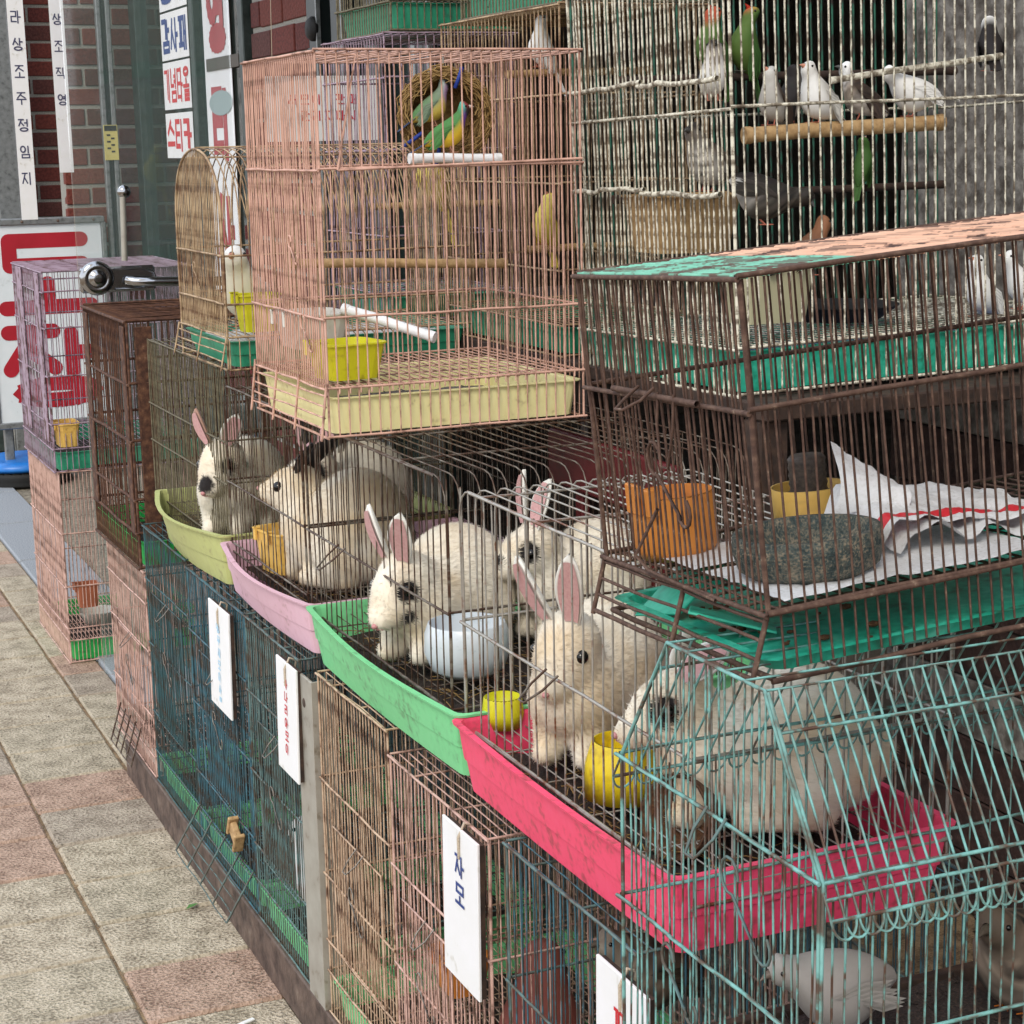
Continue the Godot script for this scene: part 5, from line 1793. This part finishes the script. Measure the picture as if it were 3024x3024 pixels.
# ---------------------------------------------------------------- the nearest two cages
func near_stack():
	var st := thing("crate", "wooden crate carrying the near teal cage", "crate", Vector3(.56, 0, -.86))
	for i in 5:
		var mb := MB.new()
		mb.box(Vector3(.17, .045 + i * .09, .0), Vector3(.36, .08, .012), .002)
		obj("slat", mb, M.dark_wood, st)
		var m2 := MB.new()
		m2.box(Vector3(.17, .045 + i * .09, -.23), Vector3(.36, .08, .012), .002)
		obj("slat", m2, M.dark_wood, st)
	for x in [.0, .34]:
		var mb := MB.new()
		mb.box(Vector3(x, .225, -.115), Vector3(.016, .45, .20), .002)
		obj("side_board", mb, M.dark_wood, st)
	var lid := MB.new()
	lid.box(Vector3(.17, .457, -.115), Vector3(.37, .012, .25), .001)
	obj("top_board", lid, M.dark_wood, st)
	# teal gabled cage: body z -.25..0, sloping upper faces with scalloped lips
	var t := thing("bird_cage", "turquoise cage with sloping sides at the lower right", "cage", Vector3(.555, .466, -.845), Vector3.ZERO, "near bird cages")
	var W := .36
	var L := .252
	var y1 := .236
	var y2 := .334
	var zt0 := -.062
	var zt1 := -.184
	var R := .00076
	var lw := MB.new()
	for i in range(0, 27):
		var z := -L * i / 26.0
		var yt := y2
		if z > zt0: yt = lerpf(y1, y2, -z / -zt0)
		elif z < zt1: yt = lerpf(y1, y2, (L + z) / (L + zt1))
		lw.tube(wobble(Vector3(0, 0, z), Vector3(0, yt, z + j(.003)), .0016), R, 6)
		if i % 2 == 0: lw.tube(wobble(Vector3(W, 0, z), Vector3(W, yt, z), .0012), R, 5)
	obj("side_wires", lw, M.wire_teal, t)
	var nw := MB.new()
	var n := 38
	for i in range(0, n + 1):
		var x := W * i / n
		nw.tube(wobble(Vector3(x, 0, 0), Vector3(x, y1 - .012, 0), .001), R, 6)
		if i % 2 == 0: nw.tube(wobble(Vector3(x, 0, -L), Vector3(x, y1 - .012, -L), .001), R, 5)
	obj("front_wires", nw, M.wire_teal, t)
	for sd in 2:
		var sw := MB.new()
		for i in range(0, n + 1, 1 + sd):
			var x := W * i / n
			var z0 := 0.0 if sd == 0 else -L
			var zz := zt0 if sd == 0 else zt1
			var o := 1.0 if sd == 0 else -1.0
			var dv := Vector3(0, y1 - y2, z0 - zz).normalized()
			var rod := Vector3(x, y1, z0) + dv * .024
			var p := [Vector3(x, y2, zz), Vector3(x + j(.0008), lerpf(y1, y2, .45), lerpf(z0, zz, .45)), Vector3(x, y1, z0), rod]
			# the lip: each wire swings down in a loop and back up to the rod
			for q in range(1, 10):
				var a := PI * q / 9.0
				p.push_back(rod + Vector3(W / n * 1.8 * (1.0 - cos(a)) * .5, -.0115 * sin(a), o * .003 * sin(a)))
			sw.tube(p, R * 1.15, 6)
		obj("sloping_wires", sw, M.wire_teal, t)
	var f := MB.new()
	for x in [0.0, W]:
		f.tube([Vector3(x, 0, 0), Vector3(x, y1, 0), Vector3(x, y2, zt0), Vector3(x, y2, zt1), Vector3(x, y1, -L), Vector3(x, 0, -L)], R * 2.0, 6)
		f.tube([Vector3(x, 0, .001), Vector3(x, y1, .004), Vector3(x, y2, zt0 + .004)], R * 1.6, 6)
	for y in [.006, .13, y1]:
		f.tube(wobble(Vector3(-.003, y, .004), Vector3(-.003, y, -L - .004), .0012, 6), R * 1.9, 6, -1.0, true)
		f.tube(wobble(Vector3(0, y, .004), Vector3(W, y, .004), .0008, 6), R * 1.7, 6)
		f.tube(wobble(Vector3(0, y, -L - .004), Vector3(W, y, -L - .004), .0008, 6), R * 1.7, 6)
	f.tube(wobble(Vector3(0, y1 - .010, .006), Vector3(W, y1 - .010, .006), .0008, 6), R * 1.6, 6)
	for sd in 2:
		var ly: float = y1 - .0203
		var z0 := .0128 if sd == 0 else -L - .0128
		f.tube(wobble(Vector3(.0, ly, z0), Vector3(W, ly, z0), .0005, 8), R * 1.7, 6, -1.0, true)
		var zz := zt0 if sd == 0 else zt1
		f.tube(wobble(Vector3(0, y2 - .022, zz + (.016 if sd == 0 else -.016)), Vector3(W, y2 - .022, zz + (.016 if sd == 0 else -.016)), .0006, 6), R * 1.5, 6)
	for i in range(0, 6):
		var z := lerpf(zt0, zt1, i / 5.0)
		f.tube([Vector3(0, y2, z), Vector3(W, y2, z)], R * 1.2, 5)
	obj("frame", f, M.wire_teal, t)
	var ht := MB.new()
	hook(ht, Vector3(-.005, y1 + .002, -.11), Vector3(-.020, 0, 0), .022, .0011)
	obj("hook", ht, M.wire_tealgrey, t)
	ht = MB.new()
	scroll(ht, Vector3(-.006, .185, -.075), .035, .0011)
	obj("latch", ht, M.wire_tealgrey, t)
	ht = MB.new()
	scroll(ht, Vector3(-.006, .10, -.16), .028, .0013)
	obj("latch", ht, M.wire_tealgrey, t)
	var tr := obj("tray", tray_mesh(W - .01, .012, L - .01, .004, 0, 0, 0), M.dark_wood, t)
	tr.position = Vector3(.005, .004, -.005)
	var li := obj("litter", litter(W - .1, L - .04, .004), M.dirt, t)
	li.position = Vector3(.02, .016, -.02)
	li.set_meta("kind", "stuff")

	# rusty brown cage, tilted, on the teal one
	var rot := Vector3(-2.92, -2.51, 4.44)
	var at := Vector3(.5803, .835, -.9439)
	var b := cage("bird_cage", "rusty brown cage with a torn green tray at the right", "near bird cages", at, rot, .42, .2082, .2466, {mat = M.wire_brown, sp = .0108, r = .0012, rails = [.61], floor = .0, skip = "TNL", R = .0019, wob = .0012})
	var B := MB.new()
	var nl := 29
	for i in range(0, nl + 1):
		var z := -.2466 * i / nl
		B.tube(wobble(Vector3(0, -.001, z), Vector3(0, .2082, z + j(.003)), .0016), .00085, 6)
	obj("side_wires", B, M.wire_brown, b)
	var Nw := MB.new()
	for i in range(1, 50):
		var x := .42 * i / 49.0
		Nw.tube(wobble(Vector3(x + j(.0012), -.036, 0), Vector3(x + j(.0018), .2082, 0), .0015), .00082, 6)
	obj("front_wires", Nw, M.wire_brown, b)
	# roof: closely laid painted wires, mint then peach
	for q in [[0.0, .10, M.mint], [.10, .42, M.peach]]:
		var rm := MB.new()
		var n0 := int((q[1] - q[0]) / .0036)
		for i in n0:
			var x: float = lerpf(q[0], q[1], float(i) / n0)
			rm.tube(wobble(Vector3(x, .2095 + j(.0006), -.004), Vector3(x, .2095 + j(.0006), -.244), .0006, 4), .0016, 5)
		obj("roof_wires", rm, q[2], b)
	var fg := MB.new()
	for i in range(1, 34):
		var x := .42 * i / 34.0
		fg.tube([Vector3(x, .0, 0), Vector3(x, .0, -.2466)], .0010, 4)
	for i in range(1, 12):
		fg.tube([Vector3(0, -.002, -.2466 * i / 12.0), Vector3(.42, -.002, -.2466 * i / 12.0)], .0010, 4)
	obj("floor_grid", fg, M.wire_brown, b)
	# splayed guard on the walkway side and the bottom frame
	var gd := MB.new()
	for k in 4:
		var y := -.004 - k * .0115
		var x := -.002 - k * .0042
		gd.tube(wobble(Vector3(x, y, .0), Vector3(x, y, -.2466), .001, 6), .0013 if k < 3 else .0018, 5)
	for z in [.0, -.115, -.2466]:
		gd.tube([Vector3(-.001, .001, z), Vector3(-.016, -.041, z)], .0019, 6)
	gd.tube(wobble(Vector3(-.004, -.041, .004), Vector3(.42, -.041, .004), .001, 6), .0020, 6)
	gd.tube(wobble(Vector3(.0, -.041, .0), Vector3(.0, -.041, -.2466), .001, 6), .0020, 6)
	gd.tube([Vector3(.42, -.041, 0), Vector3(.42, -.041, -.2466), Vector3(0, -.041, -.2466)], .0020, 6)
	gd.tube(wobble(Vector3(-.003, .002, .004), Vector3(.42, .002, .004), .001, 6), .0020, 6)
	obj("guard_wires", gd, M.wire_brown, b)
	var lt := MB.new()
	lt.tube(wobble(Vector3(-.006, .129, -.06), Vector3(-.006, .131, -.19), .0008, 5), .0022, 6)
	hook(lt, Vector3(-.006, .131, -.135), Vector3(-.028, .006, .015), .012, .0012)
	hook(lt, Vector3(-.006, .129, -.105), Vector3(-.006, 0, 0), .045, .0011)
	scroll(lt, Vector3(-.004, .065, -.12), .034, .0013)
	lt.tube([Vector3(-.004, .05, -.14), Vector3(-.006, .012, -.18), Vector3(-.006, .004, -.16), Vector3(-.006, .000, -.06)], .0014, 5)
	obj("latch", lt, M.wire_brown, b)
	var X := Transform3D(b.basis, at)
	# tray below the floor, cracked at the far left
	var ty := obj("tray", tray_mesh(.405, .009, .236, .004, 0, 0, 0), M.p_teal, b)
	ty.position = Vector3(.002, -.039, -.004)
	var sh := MB.new()
	sh.bbox(Transform3D(Basis(Vector3(0, 0, 1), .5) * Basis(Vector3(0, 1, 0), .3), Vector3(.035, -.018, -.19)), Vector3(.07, .002, .05), .0005)
	sh.bbox(Transform3D(Basis(Vector3(0, 0, 1), -.35) * Basis(Vector3(0, 1, 0), -.5), Vector3(.025, -.026, -.10)), Vector3(.06, .002, .05), .0005)
	var shd := obj("broken_piece", sh, M.p_teal, ty)
	shd.position = -ty.position
	var dp := MB.new()
	for i in 26:
		var p := Vector3(rng.randf_range(.01, .12), -.034, -rng.randf_range(.02, .2))
		dp.ball(p, Vector3(.004, .0018, .003) * rng.randf_range(.4, 1.4), 6)
	var dpo := obj("droppings", dp, M.coco, ty)
	dpo.position = -ty.position
	dpo.set_meta("kind", "stuff")
	# contents stand on the tilted floor
	var on := func(o: Node3D, p: Vector3, ry := 0.0):
		o.transform = X * Transform3D(Basis(UPV, ry), p)
	var oc := bowl("feed_cup", "orange plastic cup in the rusty brown cage", Vector3.ZERO, [Vector2(0, 0), Vector2(.026, 0), Vector2(.030, .008), Vector2(.031, .046), Vector2(.0295, .047), Vector2(.028, .01), Vector2(.0, .006)], M.p_orange)
	on.call(oc, Vector3(.036, .002, -.200))
	var oh := MB.new()
	oh.box(Vector3(-.030, .046, .0), Vector3(.004, .022, .022), .001)
	oh.box(Vector3(-.026, .045, .020), Vector3(.010, .020, .008), .001)
	obj("clip", oh, M.p_orange, oc)
	var db := bowl("stone_bowl", "heavy dark green crusted bowl in the rusty brown cage", Vector3.ZERO, [Vector2(0, 0), Vector2(.036, 0), Vector2(.047, .008), Vector2(.0505, .021), Vector2(.049, .031), Vector2(.0445, .031), Vector2(.042, .023), Vector2(.032, .010), Vector2(0, .008)], M.p_stone)
	on.call(db, Vector3(.068, .003, -.066))
	var yb := bowl("feed_bowl", "pale yellow straight bowl in the rusty brown cage", Vector3.ZERO, [Vector2(0, 0), Vector2(.028, 0), Vector2(.029, .032), Vector2(.0265, .032), Vector2(.026, .005), Vector2(0, .005)], M.p_amber)
	on.call(yb, Vector3(.148, .003, -.200))
	var jr := thing("jar_lid", "dark ribbed jar standing in the pale yellow bowl", "jar")
	var jp := []
	for i in 9:
		jp.push_back(Vector2(.0145 if i % 2 == 0 else .0135, i * .0030))
	jp.push_back(Vector2(.012, .027)); jp.push_back(Vector2(0, .027))
	var jm := MB.new()
	jm.lathe(Transform3D(Basis.IDENTITY, Vector3(0, .022, 0)), jp, 22)
	jm.lathe(Transform3D.IDENTITY, [Vector2(0, 0), Vector2(.020, 0), Vector2(.020, .020), Vector2(.014, .022)], 22)
	obj("jar", jm, nmat([Color(.10, .08, .07), Color(.24, .20, .17), Color(.34, .30, .26)], [0, .5, 1], .04, 10, .6), jr)
	on.call(jr, Vector3(.148, .009, -.200))
	# newspaper: crumpled sheets with a red band
	var np := thing("newspaper", "crumpled white newspaper with a red stripe in the rusty brown cage", "newspaper")
	np.transform = X * Transform3D(Basis.IDENTITY, Vector3(0, .004, 0))
	var fn := FastNoiseLite.new()
	fn.frequency = 9.0
	fn.seed = 4
	var hill := func(u: float, v: float) -> Vector3:
		var y := .006 + .036 * (1.0 - u * .8) * (.62 + .38 * v) * smoothstep(-.05, .10, u)
		y += .0035 * sin(u * 17.0 + v * 2.0) * (1.0 - v) * smoothstep(.2, .9, u) + .006 * fn.get_noise_2d(u * .4, v * .3 + 5)
		return Vector3(lerpf(.118, .262, u) + .014 * v, y, lerpf(-.052, -.155, v))
	var flat := func(u: float, v: float) -> Vector3:
		return Vector3(lerpf(.015, .215, u), .0012 + .004 * absf(fn.get_noise_2d(u * .5, v * .5)), lerpf(-.006, -.19, v))
	var under := func(u: float, v: float) -> Vector3:
		var p: Vector3 = hill.call(u, v * .9)
		return p - Vector3(-.008, .008 + .004 * sin(u * 21.0), -.006 + .004 * sin(u * 13.0))
	var tip := func(u: float, v: float) -> Vector3:
		return Vector3(lerpf(.118, .160, u) + .020 * v - .012 * u * v, lerpf(.024, .070, v) * (1.0 - .42 * u * v) + .003 * fn.get_noise_2d(u * .4, v * .4), -.118 + .03 * u + .010 * sin(v * 4.0) - .02 * v)
	var patch := func(f: Callable, u0: float, u1: float, v0: float, v1: float, na: int, nb: int) -> MB:
		var g := []
		for a in na + 1:
			var row := []
			for c in nb + 1:
				row.push_back(f.call(lerpf(u0, u1, float(a) / na), lerpf(v0, v1, float(c) / nb)))
			g.push_back(row)
		var mb := MB.new()
		mb.sheet(g)
		return mb
	obj("sheet", patch.call(flat, 0.0, 1.0, 0.0, .62, 24, 16), M.paper, np)
	obj("red_stripe", patch.call(flat, .25, .7, .62, .68, 12, 2), M.ink_red, np)
	obj("sheet", patch.call(flat, 0.0, 1.0, .68, 1.0, 24, 8), M.paper, np)
	obj("sheet", patch.call(under, 0.0, 1.0, 0.0, 1.0, 40, 12), M.paper, np)
	obj("sheet", patch.call(hill, 0.0, 1.0, 0.0, .10, 44, 3), M.paper, np)
	obj("red_stripe", patch.call(hill, .02, .98, .10, .22, 44, 3), M.ink_red, np)
	obj("sheet", patch.call(hill, 0.0, 1.0, .22, 1.0, 44, 18), M.paper, np)
	obj("torn_corner", patch.call(tip, 0.0, 1.0, 0.0, 1.0, 12, 16), M.paper, np)

# ---------------------------------------------------------------- animals
func animals():
	var K := Color(.012, .011, .011)
	var wh := Color(.74, .72, .66)
	var ey := func(r: float) -> Array:
		return [[Vector3(.013, .007, .024), r, K, true], [Vector3(.013, .007, -.024), r, K, true]]
	# nearest cage
	rabbit("cream rabbit with upright pink ears nearest the camera", Vector3(.724, .562, -1.500), -138, .90, Vector3(.016, .052, 0), Vector3(.93, -.50, .10), [[1.0, .50, .15, .078, .5, wh], [1.0, -.12, .10, .082, .5, wh]], .22, [], 3, .012)
	rabbit("large cream rabbit with a black eye patch behind the turquoise cage", Vector3(.765, .562, -1.275), 158, .90, Vector3(.030, .040, 0), Vector3(1, -.25, -.25), [[.55, .5, .8, .06, .3, wh], [.5, -.5, .8, .06, .3, wh]], .22, ey.call(.016), 5, .012)
	# spotted pair over the green tray
	rabbit("white rabbit with black eye patch and upright ears over the green tray", Vector3(.722, .562, -1.890), -146, .97, Vector3(.026, .022, 0), Vector3(.85, -.50, .12), [[1.0, .35, .25, .068, .6, wh], [1.0, -.25, .10, .068, .6, wh]], .10, ey.call(.015) + [[Vector3(.026, -.020, .020), .013, K, true], [Vector3(.026, -.020, -.020), .013, K, true], [Vector3(-.11, .10, .02), .022, K, false]], 8, .004)
	rabbit("white rabbit with round black eye patch behind the other in the green tray cage", Vector3(.893, .562, -1.885), -168, .88, Vector3(.030, .052, 0), Vector3(.95, -.2, .1), [[1.0, .25, .2, .075, .5, wh], [1.0, -.2, .35, .07, .5, wh]], .08, ey.call(.016) + [[Vector3(.05, .0, .0), .011, K, true]], 11, .01)
	rabbit("cream and white rabbit turned away beside the amber feed box", Vector3(.725, .562, -2.265), 118, .98, Vector3(.028, .050, 0), Vector3(1, .1, -.2), [[.9, .35, .5, .06, .4, K], [.9, -.35, .5, .06, .4, K]], .26, [], 14, .02)
	rabbit("white rabbit with a black nose and a reddish ear in the farthest cage", Vector3(.700, .562, -2.66), -125, .97, Vector3(.026, .045, 0), Vector3(.8, -.45, .2), [[1.0, .45, .3, .06, .5, Color(.35, .20, .15)], [.8, -.5, .4, .055, .5, wh]], .06, [[Vector3(.05, .0, .0), .014, K, true]] + ey.call(.015), 17)
	rabbit("white rabbit with black ears and cheek under the arched cage", Vector3(.815, .562, -2.49), -150, .98, Vector3(.030, .045, 0), Vector3(.9, -.15, .1), [[.9, .5, .3, .065, .4, K], [.9, -.5, .3, .065, .4, K]], .08, ey.call(.02) + [[Vector3(.0, .02, .0), .022, K, true]], 21, .01)
	# finches
	var fw := Color(.80, .79, .77)
	var gy := Color(.36, .34, .31)
	var dk := Color(.010, .007, .006)
	var bn := Color(.036, .021, .013)
	var pk := Color(.88, .62, .52)
	var lg := Color(.72, .42, .34)
	var gf := "finches in the large old cage"
	bird("finch", "pure white finch with a pink beak at the right end of the perch", "bird", gf, Vector3(1.252, 1.1447, -1.742), 172, 6, 0.73, [[0, fw, fw], [1, fw, fw]], pk, lg, Color(.70, .69, .67), fw, 1.2)
	bird("finch", "pale cream finch with a pink beak in the middle of the perch", "bird", gf, Vector3(1.136, 1.140, -1.755), 186, 34, 0.73, [[0, gy, fw], [.5, Color(.58, .56, .52), fw], [1, Color(.60, .58, .55), Color(.66, .64, .60)]], pk, lg, Color(.58, .56, .52), gy, 1.2)
	bird("finch", "grey necked slim finch at the left end of the perch", "bird", gf, Vector3(1.085, 1.138, -1.765), 190, 48, 0.68, [[0, dk, gy], [.45, bn, gy], [1, Color(.50, .48, .45), Color(.60, .58, .54)]], pk, lg, bn, dk, 1.05)
	bird("finch", "dark brown finch half hidden behind the pale finches", "bird", gf, Vector3(1.112, 1.138, -1.775), 20, 40, 0.71, [[0, dk, gy], [.5, dk, Color(.3, .27, .24)], [1, dk, dk]], Color(.3, .28, .28), lg, dk, dk, 1.0, .035, .4)
	bird("finch", "brown barred finch with a white throat beside the pure white one", "bird", gf, Vector3(1.198, 1.141, -1.765), 150, 30, 0.73, [[0, bn, fw], [.5, bn, Color(.25, .19, .14)], [.75, fw, fw], [1, fw, dk]], Color(.3, .3, .3), lg, bn, dk, 1.0, .035, .5)
	bird("finch", "black and white finch on the far right of the finch cage", "bird", gf, Vector3(1.372, 1.195, -1.76), 60, 25, 0.71, [[0, dk, bn], [.6, dk, bn], [.8, fw, fw], [1, dk, dk]], Color(.3, .3, .3), lg, dk, dk)
	bird("finch", "brown and white finch sitting on the crusted side bar", "bird", gf, Vector3(1.018, 1.165, -1.78), 250, 35, 0.71, [[0, dk, fw], [.5, dk, fw], [.8, bn, Color(.6, .55, .52)], [1, dk, dk]], Color(.3, .3, .3), lg, dk, dk)
	bird("finch", "grey brown finch low on the left in the finch cage", "bird", gf, Vector3(1.025, 1.068, -1.80), 200, 20, 0.88, [[0, bn, gy], [.5, Color(.10, .08, .06), gy], [1, dk, bn]], Color(.3, .3, .3), lg, Color(.05, .04, .03), dk, 1.15, .03, .9)
	bird("finch", "dark finch with its tail raised low in the finch cage", "bird", gf, Vector3(1.075, 1.03, -1.77), -25, -32, 0.90, [[0, dk, fw], [.3, dk, Color(.07, .06, .05)], [.6, Color(.03, .025, .02), Color(.05, .04, .03)], [1, dk, dk]], Color(.3, .3, .3), lg, Color(.028, .022, .018), dk, 1.2, .045, .9)
	bird("finch", "rusty headed finch peeping over the peach cage roof", "bird", gf, Vector3(1.11, .975, -1.73), 10, 20, 0.76, [[0, bn, bn], [.6, Color(.22, .09, .04), Color(.22, .09, .04)], [1, Color(.26, .11, .05), Color(.26, .11, .05)]], Color(.5, .5, .52), lg, bn, dk)
	bird("finch", "white finch in the tray corner at the right edge", "bird", gf, Vector3(1.40, .908, -1.80), 190, 40, 0.81, [[0, fw, fw], [1, fw, fw]], pk, lg, fw, fw)
	bird("finch", "second white finch in the tray at the right edge", "bird", gf, Vector3(1.47, .912, -1.81), 160, 30, 0.81, [[0, fw, fw], [1, fw, fw]], pk, lg, fw, fw)
	# lovebirds behind
	var gn := Color(.035, .10, .015)
	var rd := Color(.42, .07, .025)
	perch("dark perch at the back of the finch cage", Vector3(1.02, 1.195, -2.0), Vector3(1.50, 1.205, -2.0), .005, M.dark_wood)
	bird("lovebird", "green lovebird with an orange face at the back of the finch cage", "bird", "lovebirds", Vector3(1.14, 1.204, -2.0), 200, 62, .85, [[0, gn, gn], [.6, gn, Color(.07, .13, .02)], [.78, rd, rd], [1, rd, rd]], Color(.72, .2, .12), gy, gn, gn)
	bird("lovebird", "second green lovebird upper right of the orange faced one", "bird", "lovebirds", Vector3(1.185, 1.205, -2.0), 170, 70, .85, [[0, gn, Color(.07, .13, .02)], [.8, Color(.06, .13, .02), Color(.08, .14, .02)], [1, Color(.6, .3, .05), rd]], Color(.72, .2, .12), gy, gn, gn)
	perch("low dark perch at the back of the finch cage", Vector3(1.02, 1.055, -2.02), Vector3(1.50, 1.06, -2.02), .005, M.dark_wood)
	bird("lovebird", "green lovebird low behind the finch perch", "bird", "lovebirds", Vector3(1.38, 1.066, -2.02), 30, 60, .62, [[0, gn, Color(.07, .13, .02)], [1, gn, gn]], Color(.6, .5, .45), gy, gn, gn)
	# beige cage birds
	var ye := Color(.66, .52, .06)
	perch("pale perch in the beige cage", Vector3(1.005, 1.215, -2.30), Vector3(1.215, 1.22, -2.30), .005, M.wood)
	bird("canary", "white canary in the beige cage behind the salmon one", "bird", "canaries", Vector3(1.05, 1.224, -2.30), 170, 60, .75, [[0, fw, fw], [1, fw, fw]], pk, lg, fw, fw, 1.0, .05)
	perch("low pale perch in the beige cage", Vector3(1.005, .985, -2.25), Vector3(1.215, .985, -2.25), .005, M.wood)
	bird("canary", "yellow canary low in the beige cage", "bird", "canaries", Vector3(1.028, .991, -2.25), 200, 70, .75, [[0, ye, ye], [1, ye, Color(.7, .6, .15)]], pk, lg, ye, ye)
	perch("perch in the mauve cage", Vector3(.985, 1.03, -2.80), Vector3(1.195, 1.03, -2.80), .005, M.wood)
	bird("canary", "yellow canary in the mauve cage below the straw nest", "bird", "canaries", Vector3(1.08, 1.036, -2.80), 180, 70, 1.15, [[0, ye, ye], [1, ye, Color(.7, .6, .15)]], pk, lg, Color(.5, .38, .05), ye, 1.0, .06)
	# colourful finches in the nest
	var pu := Color(.14, .05, .28)
	var gl := Color(.06, .20, .05)
	bird("gouldian_finch", "green and purple finch with a dark red face on the nest edge", "bird", "colourful finches in the straw nest", Vector3(.797, 1.1155, -2.000), -12, 24, .66, [[0, gl, Color(.70, .45, .03)], [.48, gl, Color(.72, .48, .03)], [.56, gl, pu], [.70, Color(.08, .35, .22), pu], [.78, Color(.10, .45, .40), Color(.02, .02, .02)], [.84, Color(.20, .02, .02), Color(.03, .01, .01)], [1, Color(.22, .02, .02), Color(.05, .01, .01)]], Color(.75, .68, .64), Color(.7, .5, .42), gl, Color(.03, .05, .12))
	bird("gouldian_finch", "black faced finch with a lilac breast inside the straw nest", "bird", "colourful finches in the straw nest", Vector3(.792, 1.146, -2.036), -8, 30, .62, [[0, gl, Color(.6, .42, .06)], [.45, Color(.16, .22, .14), Color(.62, .45, .08)], [.56, Color(.18, .24, .18), Color(.34, .20, .34)], [.74, Color(.34, .42, .38), Color(.36, .22, .36)], [.82, K, K], [1, K, K]], Color(.75, .68, .64), Color(.7, .5, .42), Color(.14, .20, .13), Color(.03, .05, .12))
	# arched cage
	bird("white_dove", "white bird with yellowish breast in the arched cage", "bird", "larger caged birds", Vector3(.700, .875, -2.56), 235, 22, 1.35, [[0, fw, fw], [.5, fw, Color(.74, .70, .55)], [1, fw, Color(.74, .71, .6)]], pk, lg, fw, fw, 1.1)
	# lower row birds
	var qb := Color(.055, .036, .022)
	var qg := Color(.13, .10, .075)
	bird("quail", "speckled grey brown quail in the light blue lower cage", "bird", "quails", Vector3(.70, .372, -1.33), 175, 8, 1.05, [[0, qb, qg], [.6, qg, qg], [1, qg, Color(.24, .21, .17)]], Color(.3, .26, .22), lg, qb, qb, 1.4, -.006, 1.1)
	bird("quail", "plain pale grey quail on orange legs in the turquoise cage", "bird", "quails", Vector3(.692, .492, -1.03), 172, -6, .95, [[0, Color(.25, .22, .20), Color(.27, .24, .22)], [1, Color(.29, .27, .25), Color(.28, .26, .24)]], Color(.4, .34, .3), Color(.70, .38, .08), Color(.23, .21, .19), Color(.20, .16, .13), 1.4, -.006)
	bird("quail", "speckled brown quail at the lower right corner", "bird", "quails", Vector3(.835, .492, -1.0), -160, 10, 1.15, [[0, qb, qg], [.6, Color(.09, .06, .04), qg], [1, qb, qb]], Color(.3, .26, .22), Color(.70, .38, .08), qb, qb, 1.45, -.006, 1.2)
	bird("quail", "white and grey bird at the bottom of the grey teal lower cage", "bird", "quails", Vector3(.668, .126, -2.19), 140, 30, 1.5, [[0, gy, fw], [.6, Color(.4, .42, .42), fw], [1, fw, fw]], Color(.4, .36, .34), lg, Color(.4, .42, .42), gy, 1.2)
	bird("hen", "small reddish hen at the back of the salmon lower cage", "bird", "quails", Vector3(.72, .126, -1.62), 60, 25, 1.9, [[0, Color(.20, .05, .04), Color(.22, .06, .05)], [1, Color(.24, .07, .05), Color(.25, .08, .06)]], Color(.5, .4, .25), lg, Color(.18, .05, .04), K, 1.2)
